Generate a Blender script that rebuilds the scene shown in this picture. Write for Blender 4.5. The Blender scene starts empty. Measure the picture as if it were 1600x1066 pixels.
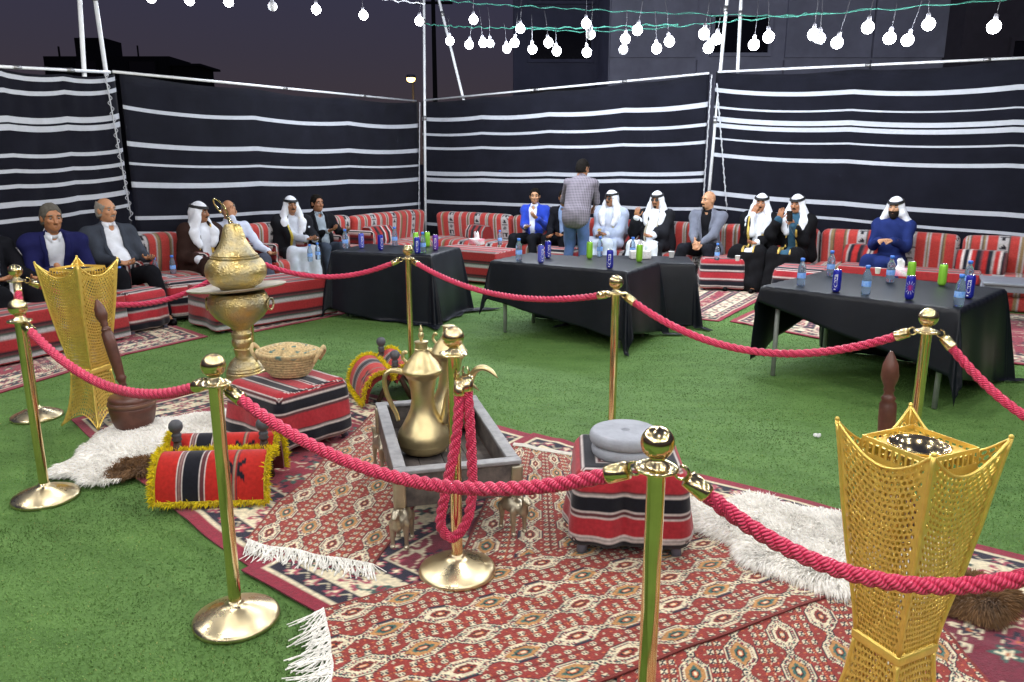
import bpy, math, random
import numpy as np
from mathutils import Vector, Matrix
R = math.radians
rng = np.random.default_rng(7)
random.seed(7)
scene = bpy.context.scene
col = scene.collection

# ------------------------------------------------------------------ camera
FPX = 1200.0; HC = 1.7; PITCH = math.atan(283 / FPX)
cd = bpy.data.cameras.new('camera'); cam = bpy.data.objects.new('camera', cd); col.objects.link(cam)
cd.sensor_width = 36; cd.lens = FPX / 1600 * 36; cd.clip_start = .05; cd.clip_end = 800
cam.location = (0, 0, HC); cam.rotation_euler = (math.pi / 2 - PITCH, 0, 0)
scene.camera = cam
# ------------------------------------------------------------------ night sky
world = bpy.data.worlds.new('World'); scene.world = world; world.use_nodes = True
wn = world.node_tree.nodes; wl = world.node_tree.links; wn.clear()
wo = wn.new('ShaderNodeOutputWorld'); bg = wn.new('ShaderNodeBackground'); bg2 = wn.new('ShaderNodeBackground')
sky = wn.new('ShaderNodeTexSky'); sky.sky_type = 'NISHITA'; sky.sun_disc = False
sky.sun_elevation = R(-6); sky.sun_rotation = R(250); sky.air_density = 1.5; sky.dust_density = 3
wl.new(sky.outputs[0], bg.inputs[0]); bg.inputs[1].default_value = .10
# town glow on the night haze: even round the horizon, fading upwards
tc = wn.new('ShaderNodeTexCoord'); sp = wn.new('ShaderNodeSeparateXYZ'); rp = wn.new('ShaderNodeValToRGB')
wl.new(tc.outputs['Generated'], sp.inputs[0]); wl.new(sp.outputs[2], rp.inputs[0]); wl.new(rp.outputs[0], bg2.inputs[0])
rp.color_ramp.elements[0].position = 0; rp.color_ramp.elements[0].color = (.0240, .0170, .0165, 1); em = rp.color_ramp.elements.new(.12); em.color = (.0185, .0160, .0240, 1)
rp.color_ramp.elements[-1].position = .32; rp.color_ramp.elements[-1].color = (.0130, .0160, .0370, 1)
bg2.inputs[1].default_value = 1.35
ad = wn.new('ShaderNodeAddShader'); wl.new(bg.outputs[0], ad.inputs[0]); wl.new(bg2.outputs[0], ad.inputs[1]); wl.new(ad.outputs[0], wo.inputs[0])
BULB_W = 24.0; BULB_COL = (.86, .92, 1.0); NEAR_W = 62.0; NEAR_COL = (1.0, .975, .93)
vs = scene.view_settings; vs.view_transform = 'Standard'; vs.look = 'None'; vs.exposure = 0.72; vs.gamma = 1; vs.use_curve_mapping = False
try:
    scene.cycles.use_denoising = True; scene.cycles.max_bounces = 6; scene.cycles.transparent_max_bounces = 16
    scene.cycles.sample_clamp_indirect = 6; scene.cycles.caustics_reflective = False; scene.cycles.caustics_refractive = False
except Exception: pass

# ------------------------------------------------------------------ pixel helpers (photo pixels, 1600 wide)
CP, SP_ = math.cos(PITCH), math.sin(PITCH)
def ray(x, y):
    a = (x - 800) / FPX; u = (533 - y) / FPX
    return a, CP + u * SP_, u * CP - SP_
def G(x, y, z=0.0):
    r = ray(x, y); t = (z - HC) / r[2]
    return np.array([r[0] * t, r[1] * t, z])
def YD(x, y, d):
    r = ray(x, y); t = d / r[1]
    return np.array([r[0] * t, d, HC + r[2] * t])
def lin(h):
    h = h.lstrip('#'); v = [int(h[i:i + 2], 16) / 255 for i in (0, 2, 4)]
    return tuple(c / 12.92 if c <= .04045 else ((c + .055) / 1.055) ** 2.4 for c in v)
def L3(h): return np.array(lin(h))

# ------------------------------------------------------------------ mesh building
class MB:
    def __init__(s): s.V = []; s.F = []; s.n = 0; s.ST = []; s.C = []; s.has = [0, 0]
    def add(s, V, F, m=0, st=None, col=None):
        V = np.asarray(V, dtype=np.float64).reshape(-1, 3); F = np.asarray(F, dtype=np.int64)
        s.V.append(V); s.F.append((F + s.n, m)); n = len(V)
        if st is not None: s.has[0] = 1
        if col is not None: s.has[1] = 1
        s.ST.append(np.zeros((n, 3)) if st is None else np.asarray(st, float).reshape(n, 3))
        s.C.append(np.ones((n, 3)) if col is None else np.broadcast_to(np.asarray(col, float), (n, 3)))
        s.n += n; return s
    def build(s, name, mats, parent=None, smooth=True, loc=None, rot=None, sharp=None):
        V = np.concatenate(s.V)
        me = bpy.data.meshes.new(name)
        me.vertices.add(len(V)); me.vertices.foreach_set('co', V.astype(np.float32).ravel())
        li = []; ls = []; lt = []; mi = []; k = 0
        for F, m in s.F:
            if len(F) == 0: continue
            li.append(F.ravel()); c = F.shape[1]; q = len(F)
            ls.append(k + np.arange(q) * c); lt.append(np.full(q, c)); mi.append(np.full(q, m)); k += q * c
        li = np.concatenate(li); ls = np.concatenate(ls); lt = np.concatenate(lt); mi = np.concatenate(mi)
        me.loops.add(len(li)); me.loops.foreach_set('vertex_index', li.astype(np.int32))
        me.polygons.add(len(ls)); me.polygons.foreach_set('loop_start', ls.astype(np.int32))
        try: me.polygons.foreach_set('loop_total', lt.astype(np.int32))
        except Exception: pass
        me.polygons.foreach_set('material_index', mi.astype(np.int32))
        me.polygons.foreach_set('use_smooth', np.full(len(ls), bool(smooth)))
        if s.has[0]:
            a = me.attributes.new('st', 'FLOAT_VECTOR', 'POINT'); a.data.foreach_set('vector', np.concatenate(s.ST).astype(np.float32).ravel())
        if s.has[1]:
            a = me.attributes.new('Col', 'FLOAT_COLOR', 'POINT'); C = np.concatenate(s.C)
            a.data.foreach_set('color', np.concatenate([C, np.ones((len(C), 1))], 1).astype(np.float32).ravel())
        me.update(calc_edges=True); me.validate()
        for m in (mats if isinstance(mats, (list, tuple)) else [mats]): me.materials.append(m)
        if sharp:
            try: me.set_sharp_from_angle(angle=R(sharp))
            except Exception: pass
        o = bpy.data.objects.new(name, me); col.objects.link(o)
        if parent is not None: o.parent = parent
        if loc is not None: o.location = loc
        if rot is not None: o.rotation_euler = rot
        return o
def gridF(nu, nv, cu=False, cv=False):
    a = np.arange(nu if cu else nu - 1); b = np.arange(nv if cv else nv - 1)
    A, B = np.meshgrid(a, b, indexing='ij'); A2 = (A + 1) % nu; B2 = (B + 1) % nv
    return np.stack([A * nv + B, A2 * nv + B, A2 * nv + B2, A * nv + B2], -1).reshape(-1, 4)
def lathe(prof, seg=28, c=(0, 0, 0), sx=1, sy=1):
    prof = np.asarray(prof, float); t = np.linspace(0, 2 * math.pi, seg, endpoint=False)
    r = prof[:, 0][None]; z = np.broadcast_to(prof[:, 1][None], (seg, len(prof)))
    V = np.stack([np.cos(t)[:, None] * r * sx + c[0], np.sin(t)[:, None] * r * sy + c[1], z + c[2]], -1)
    return V.reshape(-1, 3), gridF(seg, len(prof), cu=True)
def spline(pts, n):
    P = np.asarray(pts, float); k = len(P)
    if k < 3: return P[0] + (P[-1] - P[0]) * np.linspace(0, 1, n)[:, None]
    Q = np.vstack([2 * P[0] - P[1], P, 2 * P[-1] - P[-2]])
    t = np.linspace(0, k - 1, n); i = np.clip(t.astype(int), 0, k - 2); f = (t - i)[:, None]
    a, b, c, d = Q[i], Q[i + 1], Q[i + 2], Q[i + 3]
    return .5 * (2 * b + (c - a) * f + (2 * a - 5 * b + 4 * c - d) * f ** 2 + (3 * b - a - 3 * c + d) * f ** 3)
def frames(P, closed=False):
    T = np.gradient(P, axis=0) if not closed else np.roll(P, -1, 0) - np.roll(P, 1, 0)
    T /= np.linalg.norm(T, axis=1)[:, None] + 1e-12
    n = np.cross(T[0], [0, 0, 1.]);
    if np.linalg.norm(n) < 1e-3: n = np.cross(T[0], [0, 1., 0])
    n /= np.linalg.norm(n); N = [n]
    for k in range(1, len(P)):
        n = n - T[k] * np.dot(n, T[k]); n /= np.linalg.norm(n) + 1e-12; N.append(n)
    N = np.array(N); return T, N, np.cross(T, N)
def tube(pts, r, seg=8, closed=False, caps=True, flat=1.0):
    P = np.asarray(pts, float); T, N, B = frames(P, closed)
    r = np.broadcast_to(np.asarray(r, float), (len(P),)).copy()
    if caps and not closed:
        P = np.vstack([P[:1], P, P[-1:]]); N = np.vstack([N[:1], N, N[-1:]]); B = np.vstack([B[:1], B, B[-1:]]); r = np.concatenate([[0], r, [0]])
    t = np.linspace(0, 2 * math.pi, seg, endpoint=False)
    V = P[:, None] + r[:, None, None] * (np.cos(t)[None, :, None] * N[:, None] + flat * np.sin(t)[None, :, None] * B[:, None])
    return V.reshape(-1, 3), gridF(len(P), seg, cu=closed, cv=True)
def boxVF(c, s, rz=0, M=None):
    V = np.array([[x, y, z] for x in (-.5, .5) for y in (-.5, .5) for z in (-.5, .5)]) * np.asarray(s)
    if rz: cz, sz = math.cos(rz), math.sin(rz); V = V @ np.array([[cz, sz, 0], [-sz, cz, 0], [0, 0, 1]])
    if M is not None: V = V @ np.asarray(M).T
    F = [[0, 1, 3, 2], [4, 6, 7, 5], [0, 4, 5, 1], [2, 3, 7, 6], [0, 2, 6, 4], [1, 5, 7, 3]]
    return V + np.asarray(c), np.array(F)
def rbox(sx, sy, sz, r, step=.05, k=3):
    """rounded box centred on the origin, welded"""
    def axis(h):
        n = max(1, int(round((2 * h - 2 * r) / step))); m = np.linspace(-h + r, h - r, n + 1)
        e = h - r + r * np.linspace(0, 1, k + 1)[1:]
        return np.concatenate([-e[::-1], m, e])
    H = np.array([sx, sy, sz]) / 2; ax = [axis(h) for h in H]; V = []; F = []; n = 0
    for a in range(3):
        b, c = (a + 1) % 3, (a + 2) % 3
        for sg in (-1, 1):
            B, C = np.meshgrid(ax[b], ax[c], indexing='ij'); P = np.zeros(B.shape + (3,)); P[..., a] = sg * H[a]; P[..., b] = B; P[..., c] = C
            f = gridF(*B.shape); f = f if sg > 0 else f[:, ::-1]
            V.append(P.reshape(-1, 3)); F.append(f + n); n += B.size
    V = np.concatenate(V); F = np.concatenate(F)
    q = np.clip(V, -(H - r), H - r); d = V - q; l = np.linalg.norm(d, axis=1)[:, None]; V = q + r * d / np.maximum(l, 1e-9)
    _, idx, inv = np.unique(np.round(V * 2e4).astype(np.int64), axis=0, return_index=True, return_inverse=True)
    return V[idx], inv.reshape(-1)[F]
def sphere(c, r, n=10):
    th = np.linspace(0, math.pi, n + 1); p = np.stack([np.sin(th), -np.cos(th)], 1)
    r = np.broadcast_to(np.asarray(r, float), (3,)); V, F = lathe(p, 2 * n); return V * r + np.asarray(c), F
def rotz(V, a): c, s = math.cos(a), math.sin(a); return np.asarray(V) @ np.array([[c, s, 0], [-s, c, 0], [0, 0, 1]])
def sm(a, b, x): t = np.clip((x - a) / (b - a), 0, 1); return t * t * (3 - 2 * t)
def vnoise(x, y, seed=0):
    """smooth value noise, vectorised"""
    xi = np.floor(x).astype(np.int64); yi = np.floor(y).astype(np.int64); fx = x - xi; fy = y - yi
    fx = fx * fx * (3 - 2 * fx); fy = fy * fy * (3 - 2 * fy)
    def h(a, b):
        n = (a * 374761393 + b * 668265263 + seed * 144665) & 0xffffffff; n = ((n ^ (n >> 13)) * 1274126177) & 0xffffffff
        return ((n ^ (n >> 16)) & 0xffff) / 65535.
    return (h(xi, yi) * (1 - fx) + h(xi + 1, yi) * fx) * (1 - fy) + (h(xi, yi + 1) * (1 - fx) + h(xi + 1, yi + 1) * fx) * fy
def hash2(a, b, seed=0):
    n = (a.astype(np.int64) * 374761393 + b.astype(np.int64) * 668265263 + seed * 982451653) & 0xffffffff
    n = ((n ^ (n >> 13)) * 1274126177) & 0xffffffff; return ((n ^ (n >> 16)) & 0xffff) / 65535.

# ------------------------------------------------------------------ things, parts, setting
def tag(o, label=None, cat=None, group=None, kind=None):
    if label: o['label'] = label
    if cat: o['category'] = cat
    if group: o['group'] = group
    if kind: o['kind'] = kind
    return o
def thing(name, label, cat, loc=(0, 0, 0), rz=0, group=None):
    o = bpy.data.objects.new(name, None); col.objects.link(o); o.location = loc; o.rotation_euler = (0, 0, rz)
    o.empty_display_size = .1
    return tag(o, label, cat, group)
def dup(root, loc, rz=None, label=None, group=None):
    r = root.copy(); col.objects.link(r); r.location = loc
    if rz is not None: r.rotation_euler = (0, 0, rz)
    tag(r, label, None, group)
    for ch in list(root.children):
        c = ch.copy(); col.objects.link(c); c.parent = r
        for g in ch.children:
            d = g.copy(); col.objects.link(d); d.parent = c
    return r

# ------------------------------------------------------------------ materials
MATS = {}
def nodemat(name):
    m = bpy.data.materials.new(name); m.use_nodes = True; nt = m.node_tree; b = nt.nodes['Principled BSDF']
    return m, nt.nodes, nt.links, b
def noise_bump(N, L, b, scale, strength, dist=.002, coord=None, detail=4):
    t = N.new('ShaderNodeTexCoord'); n = N.new('ShaderNodeTexNoise'); n.inputs['Scale'].default_value = scale; n.inputs['Detail'].default_value = detail
    u = N.new('ShaderNodeBump'); u.inputs['Strength'].default_value = strength; u.inputs['Distance'].default_value = dist
    L.new(t.outputs['Object'], n.inputs['Vector']); L.new(n.outputs[0], u.inputs['Height']); L.new(u.outputs[0], b.inputs['Normal']); return n
def pmat(name, c, rough=.6, metal=0, var=.0, vscale=8, bump=0, bscale=200, bdist=.002, sheen=0, c2=None, spec=None, rvar=0):
    if name in MATS: return MATS[name]
    m, N, L, b = nodemat(name); c = tuple(c) + (1,)
    b.inputs['Base Color'].default_value = c; b.inputs['Roughness'].default_value = rough; b.inputs['Metallic'].default_value = metal
    if sheen: b.inputs['Sheen Weight'].default_value = sheen; b.inputs['Sheen Roughness'].default_value = .5
    if spec is not None: b.inputs['Specular IOR Level'].default_value = spec
    if var or c2 is not None or rvar:
        t = N.new('ShaderNodeTexCoord'); n = N.new('ShaderNodeTexNoise'); n.inputs['Scale'].default_value = vscale; n.inputs['Detail'].default_value = 6
        n.inputs['Roughness'].default_value = .62; L.new(t.outputs['Object'], n.inputs['Vector'])
        r = N.new('ShaderNodeValToRGB'); r.color_ramp.elements[0].position = .35; r.color_ramp.elements[1].position = .68
        d = c2 if c2 is not None else tuple(x * (1 - var) for x in c[:3])
        r.color_ramp.elements[0].color = tuple(d)[:3] + (1,); r.color_ramp.elements[1].color = c if c2 is not None else tuple(min(1, x * (1 + var * .6)) for x in c[:3]) + (1,)
        L.new(n.outputs[0], r.inputs[0]); L.new(r.outputs[0], b.inputs['Base Color'])
        if rvar:
            q = N.new('ShaderNodeMapRange'); q.inputs[3].default_value = rough - rvar; q.inputs[4].default_value = rough + rvar
            q.inputs[1].default_value = .3; q.inputs[2].default_value = .7; L.new(n.outputs[0], q.inputs[0]); L.new(q.outputs[0], b.inputs['Roughness'])
    if bump: noise_bump(N, L, b, bscale, bump, bdist)
    MATS[name] = m; return m
def colmat(name, rough=.9, bump=.5, bscale=450, bdist=.002, sheen=.2, metal=0, var=.18):
    """takes its woven colours from the mesh's colour attribute, with a fine yarn grain"""
    if name in MATS: return MATS[name]
    m, N, L, b = nodemat(name); a = N.new('ShaderNodeAttribute'); a.attribute_name = 'Col'
    t = N.new('ShaderNodeTexCoord'); n = N.new('ShaderNodeTexNoise'); n.inputs['Scale'].default_value = 60; n.inputs['Detail'].default_value = 8
    L.new(t.outputs['Object'], n.inputs['Vector']); q = N.new('ShaderNodeMapRange'); q.inputs[1].default_value = .3; q.inputs[2].default_value = .7
    q.inputs[3].default_value = 1 - var; q.inputs[4].default_value = 1 + var
    L.new(n.outputs[0], q.inputs[0]); x = N.new('ShaderNodeVectorMath'); x.operation = 'SCALE'
    L.new(a.outputs['Color'], x.inputs[0]); L.new(q.outputs[0], x.inputs['Scale']); L.new(x.outputs[0], b.inputs['Base Color'])
    b.inputs['Roughness'].default_value = rough; b.inputs['Metallic'].default_value = metal
    if sheen: b.inputs['Sheen Weight'].default_value = sheen
    b.inputs['Specular IOR Level'].default_value = .2
    if bump: noise_bump(N, L, b, bscale, bump, bdist)
    MATS[name] = m; return m
def cloth(hexc, rough=.88, sheen=.15, var=.12):
    if max(lin(hexc)) < .12: sheen = 0
    return pmat('cloth_' + hexc, lin(hexc), rough, var=var, vscale=14, bump=.35, bscale=320, bdist=.0015, sheen=sheen, spec=.12)
def furmat(name):
    m = colmat(name, rough=.8, bump=0, sheen=.2); nt = m.node_tree; N, L = nt.nodes, nt.links; b = N['Principled BSDF']; o = N['Material Output']; t = N.new('ShaderNodeBsdfTranslucent'); x = N.new('ShaderNodeMixShader'); x.inputs[0].default_value = .25
    L.new(b.inputs['Base Color'].links[0].from_socket, t.inputs[0]); L.new(b.outputs[0], x.inputs[1]); L.new(t.outputs[0], x.inputs[2]); L.new(x.outputs[0], o.inputs[0]); return m
woven = colmat('woven_fabric'); pile = colmat('rug_pile', rough=.95, bump=.8, bscale=300, bdist=.004); fur = furmat('wool_strands')
brass = pmat('polished_brass', (.88, .70, .37), .13, 1, var=.12, vscale=9, rvar=.06)
brass_worn = pmat('worn_brass', (.84, .71, .44), .30, 1, var=.15, vscale=6, rvar=.10)
gold = pmat('gold_plate', (1.0, .70, .17), .36, .68, var=.12, vscale=30, bump=.4, bscale=160, bdist=.003)
white_paint = pmat('white_painted_pipe', (.75, .77, .80), .35, 0, var=.12, vscale=6)
black_cloth = pmat('black_tablecloth', (.0055, .0072, .0125), .40, var=.2, vscale=10, bump=.15, bscale=260, sheen=.0, spec=.30)

# ================================================================== ground and turf
def sheet(name, x0, x1, y0, y1, z, mat, nx=2, ny=2):
    X, Y = np.meshgrid(np.linspace(x0, x1, nx), np.linspace(y0, y1, ny), indexing='ij')
    b = MB(); b.add(np.stack([X, Y, np.full_like(X, z)], -1), gridF(nx, ny)); return b.build(name, mat, smooth=False)
m_ground = pmat('dry_earth', (.075, .066, .056), .95, var=.3, vscale=.6, bump=.4, bscale=20, bdist=.02)
tag(sheet('ground', -300, 300, -300, 300, -.012, m_ground), kind='structure')
m_turf, N, L, b = nodemat('artificial_turf')
t = N.new('ShaderNodeTexCoord'); mp = N.new('ShaderNodeMapping'); mp.inputs['Scale'].default_value = (1.0, 2.6, 1); mp.inputs['Rotation'].default_value = (0, 0, .5)
L.new(t.outputs['Object'], mp.inputs[0])
n1 = N.new('ShaderNodeTexNoise'); n1.inputs['Scale'].default_value = 2.2; n1.inputs['Detail'].default_value = 8; n1.inputs['Roughness'].default_value = .65
n2 = N.new('ShaderNodeTexNoise'); n2.inputs['Scale'].default_value = 55; n2.inputs['Detail'].default_value = 6; n2.inputs['Roughness'].default_value = .7
L.new(mp.outputs[0], n1.inputs['Vector']); L.new(t.outputs['Object'], n2.inputs['Vector'])
mx = N.new('ShaderNodeMath'); mx.operation = 'MULTIPLY_ADD'; mx.inputs[1].default_value = .55; L.new(n1.outputs[0], mx.inputs[0])
mh = N.new('ShaderNodeMath'); mh.operation = 'MULTIPLY'; mh.inputs[1].default_value = .45; L.new(n2.outputs[0], mh.inputs[0]); L.new(mh.outputs[0], mx.inputs[2])
cr = N.new('ShaderNodeValToRGB'); e = cr.color_ramp.elements; e[0].position = .34; e[0].color = (.068, .152, .034, 1); e[1].position = .66; e[1].color = (.150, .282, .075, 1)
L.new(mx.outputs[0], cr.inputs[0]); L.new(cr.outputs[0], b.inputs['Base Color']); b.inputs['Roughness'].default_value = .7; b.inputs['Specular IOR Level'].default_value = .25
bu = N.new('ShaderNodeBump'); bu.inputs['Strength'].default_value = .9; bu.inputs['Distance'].default_value = .012; L.new(n2.outputs[0], bu.inputs['Height']); L.new(bu.outputs[0], b.inputs['Normal'])
TX, TY = np.meshgrid(np.linspace(-9, 9, 91), np.linspace(-4, 16, 101), indexing='ij')
TZ = .006 * (vnoise(TX * 1.3 + 40, TY * 1.3, 3) - .5) - .003
bt = MB(); bt.add(np.stack([TX, TY, TZ], -1), gridF(91, 101)); tag(bt.build('turf', m_turf), kind='structure')

# rug outlines are needed early, so that no blades grow through them
RUG_A = [G(108, 657), G(395, 897), G(842, 683), G(428, 584)]
RUG_B = [G(377, 893), np.array([1.35, .95, 0]), np.array([2.72, 2.74, 0]), G(835, 681)]
def inquad(X, Y, Q, grow=0.02):
    c = np.mean(Q, 0); m = np.ones_like(X, bool)
    for i in range(4):
        a = Q[i]; d = Q[(i + 1) % 4] - a; nx, ny = -d[1], d[0]; l = math.hypot(nx, ny); s = np.sign(nx * (c[0] - a[0]) + ny * (c[1] - a[1]))
        m &= ((X - a[0]) * nx + (Y - a[1]) * ny) * s / l > -grow
    return m
n = 480000
gy = 1.1 + 8.4 * rng.random(n) ** 1.9; gx = (rng.random(n) * 2 - 1) * (gy * .72 + .8)
keep = ~(inquad(gx, gy, RUG_A) | inquad(gx, gy, RUG_B)); gx = gx[keep]; gy = gy[keep]; n = len(gx)
ht = (.003 + .005 * rng.random(n)) * (.8 + .5 * vnoise(gx * 3, gy * 3, 5)); a = rng.random(n) * 6.283; w = .0017 + .001 * rng.random(n) + gy * .00022
lx = (rng.random(n) - .5) * .012 + .006 * (vnoise(gx * 2.2, gy * 2.2, 9) - .5); ly = (rng.random(n) - .5) * .013
base = np.stack([gx, gy, np.full(n, -.002)], 1); dx = np.stack([np.cos(a) * w, np.sin(a) * w, np.zeros(n)], 1)
V = np.stack([base - dx, base + dx, base + np.stack([lx, ly, ht], 1)], 1).reshape(-1, 3)
tone = .90 + .26 * (rng.random(n) - .5) * np.clip(1.5 - gy / 7, .3, 1) + .5 * (vnoise(gx * 1.7, gy * 3.1, 11) - .5) + .16 * (vnoise(gx * 7, gy * 9, 12) - .5) + .42 * (vnoise(gx * 1.1 + 5, gy * .7, 14) - .5)
seam = np.abs(((gx * .34 + gy * .94 + .012 * np.sin(gx * 5)) % 2.0) - 1.0) < .011 + .004 * rng.random(n); tone = np.where(seam, tone * .55, tone); wear = sm(.60, .80, vnoise(gx * 1.9 + 30, gy * 2.6 + 8, 77)); tone = tone * (1 - .18 * wear)
bc = np.clip(tone, .15, 1.4)[:, None] * np.array([.142, .270, .070]); yel = rng.random(n) > .965; bc[yel] = bc[yel] * np.array([1.9, 1.25, 1.5])
bt = MB(); bt.add(V, np.arange(3 * n).reshape(-1, 3), col=np.repeat(bc, 3, 0))
tag(bt.build('turf_grass', colmat('turf_blades', rough=.55, bump=0, sheen=0), smooth=False), 'short green artificial grass blades covering the floor of the enclosure', 'grass', kind='stuff')

# ================================================================== far buildings, street lamp
def facade(name, label, X0, X1, Yf, H, D, wallmat, wins=(), winmat=None, panels=(), panmat=None, roofbits=()):
    t = thing(name, label, 'building', ((X0 + X1) / 2, Yf + D / 2, 0))
    W = X1 - X0; b = MB(); b.add(*boxVF((0, 0, H / 2), (W, D, H))); wl_ = b.build('wall', wallmat, t, smooth=False)
    for (x, z, w, h) in wins:
        b = MB(); b.add(*boxVF((x, -D / 2 - .02, z), (w, .10, h))); f = b.build('window', winmat, t, smooth=False)
        b = MB()
        for sx in (-1, 1): b.add(*boxVF((x + sx * (w / 2 + .05), -D / 2 - .05, z), (.1, .16, h + .2)))
        for sz in (-1, 1): b.add(*boxVF((x, -D / 2 - .05, z + sz * (h / 2 + .05)), (w, .155, .1)))
        b.build('frame', wallmat, f, smooth=False)
    for (x, z, w, h) in panels:
        b = MB(); b.add(*boxVF((x, -D / 2 - .04, z), (w - .06, .14, h - .06))); b.build('panel', panmat, t, smooth=False)
    for (x, y, z, sx, sy, sz) in roofbits:
        b = MB(); b.add(*boxVF((x, y, z), (sx, sy, sz))); b.build('roof_block', wallmat, t, smooth=False)
    return t
m_dark = pmat('unlit_building', (.010, .009, .011), .95, var=.3, vscale=.5)
m_conc = pmat('grey_concrete_panel', (.36, .37, .48), .9, var=.15, vscale=1.5, bump=.3, bscale=30, bdist=.01)
m_conc2 = pmat('blue_grey_cladding', (.10, .105, .17), .9, var=.15, vscale=1)
m_glassd = pmat('dark_window_glass', (.006, .007, .012), .12, 0)
# low house silhouette behind the left wall
def hx(px): return YD(px, 95, 46)[0]
def hz(y): return YD(200, y, 46)[2]
hc_ = (hx(68) + hx(265)) / 2
facade('low_house', 'dark low house with flat roof and rooftop tank room beyond the left tent wall', hx(68), hx(265), 46, hz(88), 3, m_dark,
       wins=[(2.0, hz(112), 1.5, 1.1), (-1.2, hz(112), 1.2, 1.1)], winmat=m_glassd,
       roofbits=[(hx(136) - hc_, 0, (hz(57) + hz(89)) / 2, hx(160) - hx(113), 2, hz(57) - hz(89)), (hx(109) - hc_, .3, (hz(64) + hz(89)) / 2, .25, .4, hz(64) - hz(89)), (hx(198) - hc_, 0, hz(80), .07, .07, 1.0), (hx(71) - hc_, 0, hz(80), .08, .08, .9),
                 ((hx(268) + hx(306)) / 2 - hc_, -.2, hz(104) / 2, hx(306) - hx(268), 2.5, hz(104)), ((hx(262) + hx(315)) / 2 - hc_, -.2, hz(102), hx(315) - hx(262), 3.1, .12)])
# tall panelled block behind the right wall
x0 = YD(952, 50, 24)[0]; x1 = YD(1500, 50, 24)[0]; W = x1 - x0; pw = W / 4
pan = [(-W / 2 + pw * (i + .5), .8 + 1.9 * (j + .5), pw, 1.9) for i in range(4) for j in range(4) if not (i == 1 and j == 2)]
facade('panelled_block', 'tall grey brown concrete panelled building rising behind the right tent wall', x0, x1, 24, 8.6, 8, m_conc, panels=pan, panmat=m_conc,
       wins=[(-W / 2 + pw * 1.5, .8 + 1.9 * 2.35, pw * .62, 1.0)], winmat=m_glassd)
x2 = YD(802, 50, 27)[0]; x3 = YD(955, 50, 27)[0]
facade('narrow_block', 'dark blue grey building left of the panelled concrete block', x2, x3 - .1, 27, 9.2, 7, m_conc2, wins=[(0, 3.6 + 1.8 * j, 2.0, .9) for j in range(3)], winmat=m_glassd)
x4 = YD(1506, 50, 23)[0]
facade('corner_block', 'unlit dark building at the far right behind the tent wall', x4, x4 + 9, 23, 8.8, 7, pmat('unlit_plaster', (.08, .07, .09), .95, var=.2, vscale=1), wins=[(-2.4, 4.2, 1.4, 1.5), (1.4, 4.2, 1.4, 1.5)], winmat=m_glassd)
# street lamp
pl = YD(645, 125, 40); t = thing('street_lamp', 'street lamp glowing warm yellow beyond the tent corner', 'street lamp', (pl[0], 40, 0))
m_grey_metal = pmat('grey_galvanised_metal', (.30, .30, .31), .45, .8, var=.2, vscale=5)
b = MB(); b.add(*tube([(0, 0, 0), (0, 0, pl[2])], [.09, .06], 10)); b.add(*tube(spline([(0, 0, pl[2] - .1), (.1, -.2, pl[2] + .1), (0, -.7, pl[2] + .15)], 8), .04, 8)); b.build('pole', m_grey_metal, t)
b = MB(); b.add(*lathe([(0, .12), (.2, .10), (.26, 0), (.2, -.05), (0, -.05)], 16, (0, -.75, pl[2] + .06))); b.build('lamp_head', m_grey_metal, t)
m_sod, N, L, bb = nodemat('sodium_lamp_glass'); bb.inputs['Emission Color'].default_value = (1, .60, .17, 1); bb.inputs['Emission Strength'].default_value = 7; bb.inputs['Base Color'].default_value = (.8, .6, .3, 1)
b = MB(); b.add(*sphere((0, -.75, pl[2] - .02), (.21, .21, .17), 8)); b.build('lamp_glass', m_sod, t)
pm = YD(678, 60, 34); t = thing('utility_mast', 'thin dark utility mast standing behind the tent corner', 'mast', (pm[0], 34, 0))
b = MB(); b.add(*tube([(0, 0, 0), (0, 0, 8.6)], [.12, .08], 8)); b.build('pole', m_dark, t); b = MB(); b.add(*boxVF((0, 0, 8.0), (1.6, .1, .1))); b.build('cross_arm', m_dark, t, smooth=False)

# ================================================================== tent walls
CORNER = np.array([-1.67, 14.45]); RIGHT_END = np.array([5.99, 9.5]); LSEAM = np.array([-4.43, 9.10])
uR = (RIGHT_END - CORNER); uR /= np.linalg.norm(uR); nR = np.array([uR[1], -uR[0]]); nR = nR if nR[1] < 0 else -nR
uL = (CORNER - LSEAM); uL /= np.linalg.norm(uL); nL = np.array([uL[1], -uL[0]])
def on_line(px, P, u, off=0, n_=None, y=400):
    """point where the upright plane through photo column px meets a wall line moved off metres into the yard"""
    Q = P + (0 if n_ is None else off * n_); r = ray(px, y); k = r[0] / r[1]
    s = (k * Q[1] - Q[0]) / (u[0] - k * u[1]); return Q + s * u
m_black_weave = pmat('black_goat_hair_weave', (.0080, .0085, .0145), .92, var=.25, vscale=3, bump=.5, bscale=240, bdist=.003, sheen=.05, spec=.08)
m_white_weave = pmat('white_wool_stripe', (.43, .45, .50), .9, var=.06, vscale=20, bump=.4, bscale=240, bdist=.003)
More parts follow.
